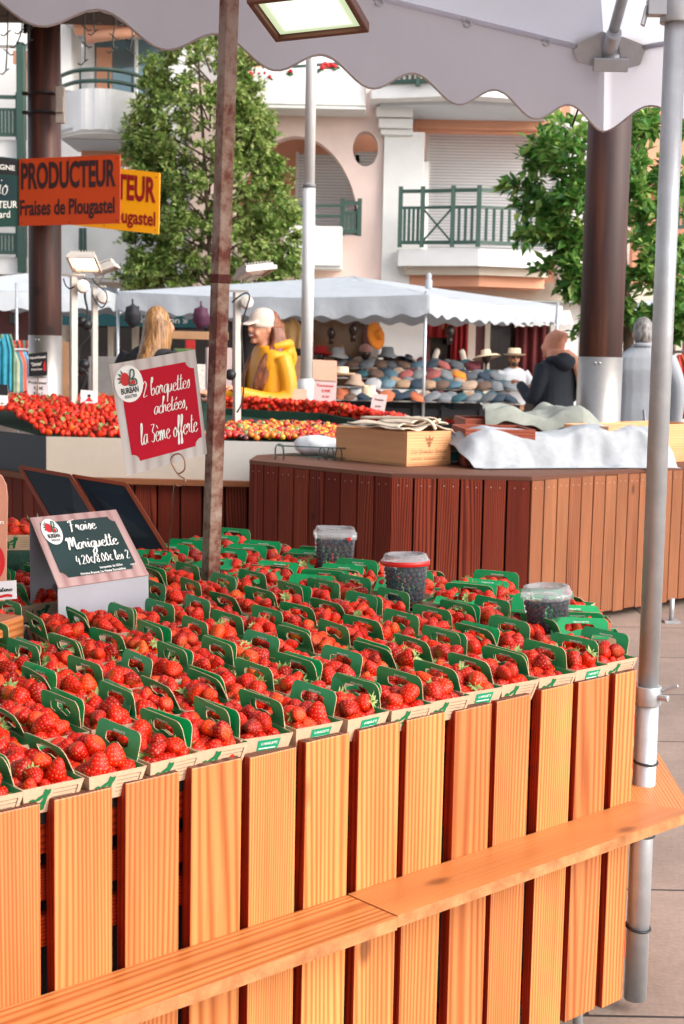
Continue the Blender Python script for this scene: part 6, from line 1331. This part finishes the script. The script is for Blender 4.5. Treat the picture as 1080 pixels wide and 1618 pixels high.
TRS = clothm('beige trousers', '#a59b8f'); m = MB(); legs(F, m, None, .92, .115); F.loft(m, [(.72, .17, .13, 0, 0), (.95, .17, .12, 0, 0)]); F.done(m, 'trousers', TRS); shoes(F, SHO)
GRH = hairmat('grey hair', '#3a3634', '#98928e'); m = MB(); F.ell(m, (0, .012, 1.635), (.084, .1, .1)); F.ell(m, (0, -.025, 1.58), (.08, .075, .095)); F.done(m, 'hair', GRH, .009, 1)
# -- hat seller
P = onY(809, 640, 20.9); P.z = 0; F = Fig(P, math.radians(172), .96, 'man in a straw hat, sunglasses and white T-shirt sitting behind the hat table'); dz = -.08; m = MB(); g, R_h = F.head(m, (0, .03, 1.58 + dz)); F.loft(m, [(.85, .15, .1, 0, 0), (1.3, .16, .1, 0, 0), (1.37, .07, .07, 0, 0)]); legs(F, m, None)
for q in (-1, 1): F.tube(m, [(q * .22, .0, 1.28), (q * .28, .02, 1.08), (q * .2, .22, 1.02), (q * .08, .32, 1.04)], [.05, .045, .04, .03]); F.hand(m, (q * .08, .32, 1.04), (-q * .5, .8, 0), (0, 0, 1), q)
F.done(m, 'body', SKIN2, .011); WTS = clothm('white cotton', '#cfd2d6', .05); m = MB(); F.loft(m, [(.8, .2, .13, 0, 0), (1.1, .19, .125, 0, 0), (1.26, .2, .115, 0, 0), (1.33, .15, .09, 0, 0), (1.36, .09, .07, 0, 0)])
for q in (-1, 1): F.tube(m, [(q * .17, 0, 1.29), (q * .25, .0, 1.18), (q * .275, .02, 1.1)], [.07, .066, .066], 12)
F.done(m, 't_shirt', WTS, .011); m = MB(); F.ell(m, g((0, .07, -.085)), (.05, .035, .045), R_h); m.build('beard', hairmat('dark beard', '#2a1a14', '#4a3024'), F.t); m = MB()
for q in (-1, 1): F.ell(m, g((q * .034, .092, .012)), (.028, .012, .02), R_h, 10, 8)
F.tube(m, [g((-.08, .04, .02)), g((-.03, .098, .018)), g((.03, .098, .018)), g((.08, .04, .02))], .005, 6); m.build('sunglasses', BLK, F.t)
STRW = M('cream straw', '#dcc3a2', .8, var=.1, scale=60, bump=.4, bscale=120)
def brimhat(m, F_w, r, h, b, mat=0, R=None, dip=.012, band=None):
    R = R or Matrix.Identity(3); m.lathe([(0, h * .9), (r * .35, h * .96), (r * .78, h), (r * .92, h * .9), (r, 0), (r + .006, -.002), (b * .8, -.006), (b, dip), (b + .002, dip + .004), (b * .8, .001), (r, .006)], F_w, 26, R, mat)
    if band is not None: m.lathe([(r * 1.0 + .003, .002), (r * .985 + .003, h * .25)], F_w, 26, R, band)
m = MB(); brimhat(m, F.w(g((0, -.005, .05))), .098, .1, .165, band=1); m.build('straw_hat', [STRW, BLK], F.t)
# ================================================================== hat stall
ht = thing('hat_table', onY(650, 632, 19.6), 'long stepped market table laid out with rows of hats and caps', 'table'); ht.location.z = 0
SHELF = M('pale shelf edge', '#8f8a86', .6, var=.08); BLKCL = M('black table cloth', '#17171c', .8, var=.25)
tiers = [(632, 19.5), (612, 19.95), (597, 20.4), (581, 20.85)]
m = MB()
for y, Y in tiers:
    A, B = onY(428, y - 2, Y), onY(822, y + 6, Y); A.z = B.z = (A.z + B.z) / 2; m.box((A + B) / 2 + V(0, .23, 0), ((B - A).length, .46, .016))
m.build('shelf', SHELF, ht)
m = MB(); A, B = onY(480, 640, 19.55), onY(822, 640, 19.55)
for x in (484, 560, 655, 700, 760, 818): p = onY(x, 640, 19.6); m.box((p.x, p.y, p.z / 2), (.05, .05, p.z))
m.box(((A.x + B.x) / 2, 20.9, .42), (B.x - A.x, .04, .8)); m.box(((A.x + B.x) / 2 + .6, 19.62, A.z - .07), ((B.x - A.x) * .68, .03, .1)); m.build('frame', BLKCL, ht)
def capshape(kind, var):
    m = MB(); o = V(var * 2.3, 0, 0)
    if kind == 'flat':
        m.lathe([(.001, .075), (.05, .074), (.1, .06), (.128, .035), (.13, .015), (.12, .0), (.0, .0)], n=20, fn=lambda p, a: V(p.x * .86, p.y * 1.12 + .02, p.z * 1.02 * (1 + .35 * (p.y / .13)) + .012 * mnoise.noise(p * 12 + o)))
        m.lathe([(.001, .012), (.09, .01), (.105, .003), (0.09, 0), (0, 0)], (0, -.085, 0), 16, None, 0, True, .95, .75)
    elif kind == 'bucket': m.lathe([(0, .12), (.06, .122), (.085, .115), (.098, .03), (.102, .02), (.15, -.02), (.152, -.016), (.104, .03)], n=22, fn=lambda p, a: p + V(0, 0, .012 * math.sin(2 * a + var)))
    elif kind == 'brim': brimhat(m, V(0, 0, 0), .095, .11, .185, 0, None, .02, 1)
    elif kind == 'wide': brimhat(m, V(0, 0, 0), .1, .11, .27, 0, None, -.04, None)
    elif kind == 'cap':
        m.ell((0, 0, .03), (.092, .11, .09), None, 18, 12, 0, lambda q: V(q.x, q.y, max(q.z, -.03))); m.lathe([(.001, .012), (.07, .01), (.09, .0), (0, .0)], (0, -.12, 0), 16, None, 0, True, .95, .8)
    return m
HC = {'teal': '#244c54', 'grey': '#6a6d70', 'brown': '#5c463a', 'blue': '#43606e', 'pink': '#a87c72', 'white': '#a5a3a3', 'navy': '#20303e', 'rust': '#b0603e', 'sand': '#94785f', 'red': '#a51518', 'rose': '#8c4a46', 'charcoal': '#4a4e52', 'orange': '#d2791c', 'straw': '#dcc3a2', 'beige': '#9c8472', 'maroon': '#5a1f28', 'lightblue': '#66808c'}
HM = {k: M(k + ' hat cloth', v, .85, var=.12, scale=25, bump=.3, bscale=120) for k, v in HC.items()}
SHP = {(k, v): capshape(k, v) for k in ('flat', 'bucket', 'brim', 'wide', 'cap') for v in (0, 1, 2)}; HME = {}
KN = {'flat': 'flat cap', 'bucket': 'bucket hat', 'brim': 'brimmed hat', 'wide': 'wide brimmed hat', 'cap': 'peaked cap'}
TN = ['front shelf', 'second shelf', 'third shelf', 'top shelf']; seen_ = {}
def hat(x, y, Y, kind, col, where, s=1., rot=(0, 0, 0), standh=0):
    v = RNG.randrange(3); key = (kind, v, col)
    if key not in HME: HME[key] = SHP[(kind, v)].mesh(kind.replace('flat', 'flat_cap').replace('brim', 'brimmed_hat').replace('wide', 'wide_hat') if kind in ('flat', 'brim', 'wide') else kind + ('_hat' if kind == 'bucket' else ''), [HM[col], BLK])
    nm = {'flat': 'flat_cap', 'bucket': 'bucket_hat', 'brim': 'brimmed_hat', 'wide': 'wide_hat', 'cap': 'peaked_cap'}[kind]
    o = obj_of(nm, HME[key]); o.location = onY(x, y, Y); o.rotation_euler = rot; o.scale = (s,) * 3; lab = f'{col} {KN[kind]} {where}'; seen_.setdefault(lab, []).append(o)
    tag(o, lab, 'hat', 'hats on the hat stall'); return o
rowsH = [(0, [(553, 'brown'), (575, 'navy'), (610, 'rust'), (634, 'navy'), (658, 'rust'), (680, 'grey'), (701, 'grey'), (724, 'teal'), (747, 'grey'), (767, 'charcoal'), (786, 'navy'), (805, 'navy')]),
         (1, [(590, 'white'), (613, 'lightblue'), (637, 'sand'), (658, 'navy'), (677, 'sand'), (697, 'brown'), (717, 'blue'), (740, 'beige'), (763, 'brown'), (784, 'grey'), (806, 'grey')]),
         (2, [(572, 'teal'), (594, 'brown'), (617, 'blue'), (640, 'rose'), (660, 'grey'), (684, 'rose'), (705, 'grey'), (726, 'orange'), (744, 'charcoal'), (764, 'navy'), (784, 'grey')]),
         (3, [(536, 'grey'), (556, 'brown'), (580, 'grey'), (601, 'brown'), (617, 'charcoal'), (638, 'brown'), (660, 'blue'), (680, 'navy'), (700, 'rose'), (722, 'charcoal'), (746, 'maroon')])]
rowsH[0] = (0, rowsH[0][1]); 
for r, L_ in rowsH:
    y, Y = tiers[r]
    for x, c in L_: hat(x, y - 1.5 + (x - 620) * .02, Y + .1, 'flat', c, 'at the front of the ' + TN[r], RNG.uniform(.95, 1.15), (RNG.uniform(.05, .25), RNG.uniform(-.15, .15), RNG.uniform(-1.0, .5)))
for r, L_ in rowsH:
    y, Y = tiers[r]
    for k_, (x, c) in enumerate(L_[:-1]):
        x2 = (x + L_[k_ + 1][0]) / 2; c2_ = RNG.choice(('navy', 'grey', 'brown', 'charcoal', 'sand', 'teal', 'beige', 'maroon'))
        hat(x2, y - 5 + (x2 - 620) * .02, Y + .27, 'flat', c2_, 'at the back of the ' + TN[r], RNG.uniform(.9, 1.05), (RNG.uniform(.1, .3), RNG.uniform(-.15, .15), RNG.uniform(-1.0, .5)))
def onstand(x, y, Y, kind, col, where, s=1., rot=(0, 0, 0)):
    h = hat(x, y, Y, kind, col, where, s, rot); p = h.location.copy(); t = thing('hat_stand', V(p.x, p.y, 1.28), f'hat stand under the {col} {KN[kind]}', 'stand'); m = MB(); m.ell(p + V(0, 0, -.02), (.07, .085, .1), None, 14, 10); m.build('head_form', MQ, t); m = MB(); m.tube([V(p.x, p.y, max(1.0, p.z - .5)), p], .02, 8); m.build('stem', MQ, t)
onstand(506, 560, 21.0, 'brim', 'red', 'on a black head form at the left of the hat table', 1.1, (-.1, .1, 0)); onstand(577, 556, 21.0, 'cap', 'pink', 'on a head form in the middle of the hat table'); onstand(534, 563, 21.0, 'bucket', 'white', 'on a head form right of the red hat')
onstand(612, 562, 21.1, 'bucket', 'grey', 'above the top shelf'); onstand(644, 568, 21.1, 'wide', 'navy', 'on a stand before the white wall', .62, (-.2, .35, 0)); onstand(768, 562, 21.0, 'wide', 'straw', 'on a stand left of the seller', .78, (-.15, -.15, 0)); onstand(461, 575, 20.8, 'brim', 'navy', 'on a head form beside the yellow raincoat', .95, (.3, .2, 0))
hat(596, 530, 20.6, 'wide', 'orange', 'hanging from the canopy before the white wall', .75, (1.2, 1.0, .6)); hat(452, 512, 20.4, 'bucket', 'beige', 'hung up under the canopy near the yellow raincoat', .9, (1.2, 0, 0))
for x, y, k, c, w in ((540, 592, 'brim', 'straw', 'stacked at the left end of the hat table'), (560, 606, 'bucket', 'beige', 'under the stacked straw hat'), (541, 628, 'bucket', 'rust', 'on the left of the front shelf'), (582, 624, 'bucket', 'straw', 'left of the first rust cap'), (562, 628, 'bucket', 'white', 'between rust and straw hats')): hat(x, y, 19.65, k, c, w, 1.0)
for i, c in enumerate(('red', 'sand', 'beige', 'white', 'navy')): hat(706, 668 - i * 5.6, 19.9, 'cap', c, 'in the stack under the hat table', 1.05, (0, 0, .8))
hat(668, 668, 19.9, 'cap', 'grey', 'under the hat table beside the stacked caps', 1.1, (0, 0, 1)); hat(625, 664, 19.9, 'bucket', 'sand', 'under the hat table behind the wine crate', 1.0)
for lab, os_ in seen_.items():
    if len(os_) > 1:
        for i, o in enumerate(sorted(os_, key=lambda o: o.location.x)): o['label'] = f"{lab}, {['first', 'second', 'third', 'fourth', 'fifth', 'sixth', 'seventh'][min(i, 6)]} such one from the left"
# hanging tan top, bunches hanging under the canopies, clothes on rails
def garment(p, w, h, mat, label, seed=0, neck=True):
    m = MB()
    def fn(a, b): 
        z = -h * b; ww = w * (.55 + .45 * min(1, b * 4)) * (1 - .1 * b); d = .05 if (neck and b < .12 and abs(a - .5) < .2) else 0; return p + V((a - .5) * ww, .025 * math.sin(a * 17 + seed) * (.3 + b), z - d * 1.2)
    m.grid(fn, 22, 14); o = m.build('garment', mat, solid=.03); return tag(o, label, 'garment', 'clothes on the rails')
garment(onY(453, 503, 20.2), .42, .42, clothm('tan top cloth', '#a8814f'), 'tan sleeveless top hanging from the canopy beside the yellow raincoat')
NAMES = ['turquoise', 'green printed', 'coral', 'pale blue', 'patterned cream', 'teal', 'red', 'dark green', 'blue']
COLS = ['#2d8aa0', '#6a8a70', '#b8503c', '#5f96b8', '#9aa08a', '#2a6f78', '#a02828', '#3f5a4a', '#4a7fb0']
for i, (x, n) in enumerate(zip((2, 9, 15, 20, 26, 31, 36, 41), (0, 1, 4, 5, 2, 3, 7, 8))): garment(onY(x, 556 if i > 1 else 528, 19 + .12 * i), .26, .55 if i > 1 else .85, clothm(NAMES[n] + ' dress cloth', COLS[n], .25), f'{NAMES[n]} dress hanging on the rail at the left edge', i)
for i, (x, n) in enumerate(zip((16, 25, 33, 40), (6, 2, 7, 6))): garment(onY(x, 538, 20.3), .2, .3, clothm(NAMES[n] + ' blouse cloth', COLS[n], .25), f'{NAMES[n]} blouse on the upper rail, {ORD[i]} from the left edge', i + 3)
m = MB(); m.tube([onY(-30, 552, 19.5), onY(46, 552, 19.8)], .015, 6); m.tube([onY(46, 552, 19.8), V(onY(46, 552, 19.8).x, 19.8, 0)], .015, 6); tag(m.build('clothes_rail', STEEL), 'steel clothes rail with dresses at the left edge', 'rail')
for i, (x, c, n) in enumerate(((1066, '#b7402f', 'striped red'), (1074, '#20242c', 'black'), (1083, '#a58060', 'tan'))): garment(onY(x, 560 + i * 3, 14.5 + .1 * i), .28, .62, clothm(n + ' shirt cloth', c, .3), f'{n} shirt hanging at the right edge behind the galvanised pole', i)
m = MB(); m.tube([onY(1058, 556, 14.6), onY(1150, 556, 14.6)], .015, 6); m.tube([onY(1058, 556, 14.6), V(onY(1058, 556, 14.6).x, 14.6, 0)], .015, 6); tag(m.build('clothes_rail', STEEL), 'steel clothes rail at the right edge behind the galvanised pole', 'rail')
for x, y, s, c, l in ((209, 499, .12, '#15161f', 'black hanging bunch under the canopy left of the blonde woman'), (317, 502, .12, '#4a1a38', 'purple hanging bunch under the canopy beside the rusty pole')):
    m = MB(); p = onY(x, y, 15.5); m.ell(p, (s * .75, s * .75, s), None, 18, 12, 0, lambda q: q * (1 + .25 * mnoise.noise(q * 30))); m.tube([p + V(0, 0, s * .9), p + V(0, 0, s * 1.5)], .01, 6); tag(m.build('hanging_bunch', M(c + ' bunch', c, .7, var=.4, scale=40)), l, 'bunch')
# goods behind the blonde woman and the lamp posts
BXM = M('brown cardboard', '#9a7454', .8, var=.15); 
for x, y, Y, w, h, mt, l in ((162, 600, 14, .28, .45, M('grey chalkboard', '#6d6a68', .7), 'grey blank board standing behind the middle lamp post'), (318, 600, 14, .5, .3, M('stacked white cloths', '#c6c2bc', .8, var=.25, scale=30), 'stack of folded white cloths left of the rusty pole'), (305, 530, 14.5, .7, .08, BXM, 'wooden shelf board behind the blonde woman'), (290, 560, 15, .2, .12, M('green box card', '#4f6a38', .8), 'small green box on the shelf behind the blonde woman'), (300, 548, 15.2, .1, .14, M('red box card', '#a01414', .8), 'small red box on the shelf behind the blonde woman'), (345, 590, 12.6, .22, .45, PINKC, 'pinkish board behind the rusty pole'), (100, 590, 16, .12, .7, BXM, 'narrow cardboard panel right of the left timber post'), (470, 598, 16, .3, .5, BXM, 'wooden shelf unit behind the yellow raincoat')):
    m = MB(); p = onY(x, y, Y); m.box(p, (w, .12, h), rmat(0, 0, .2)); m.box(p + V(0, .0, -h / 2 - p.z / 2 + h / 4), (w * .5, .06, max(.05, p.z - h / 2)), rmat(0, 0, .2)) if False else None; tag(m.build('goods_box' if 'box' in l else 'goods_board', mt, bevel=.006), l, 'box' if 'box' in l else 'board')
bpy.context.view_layer.update()
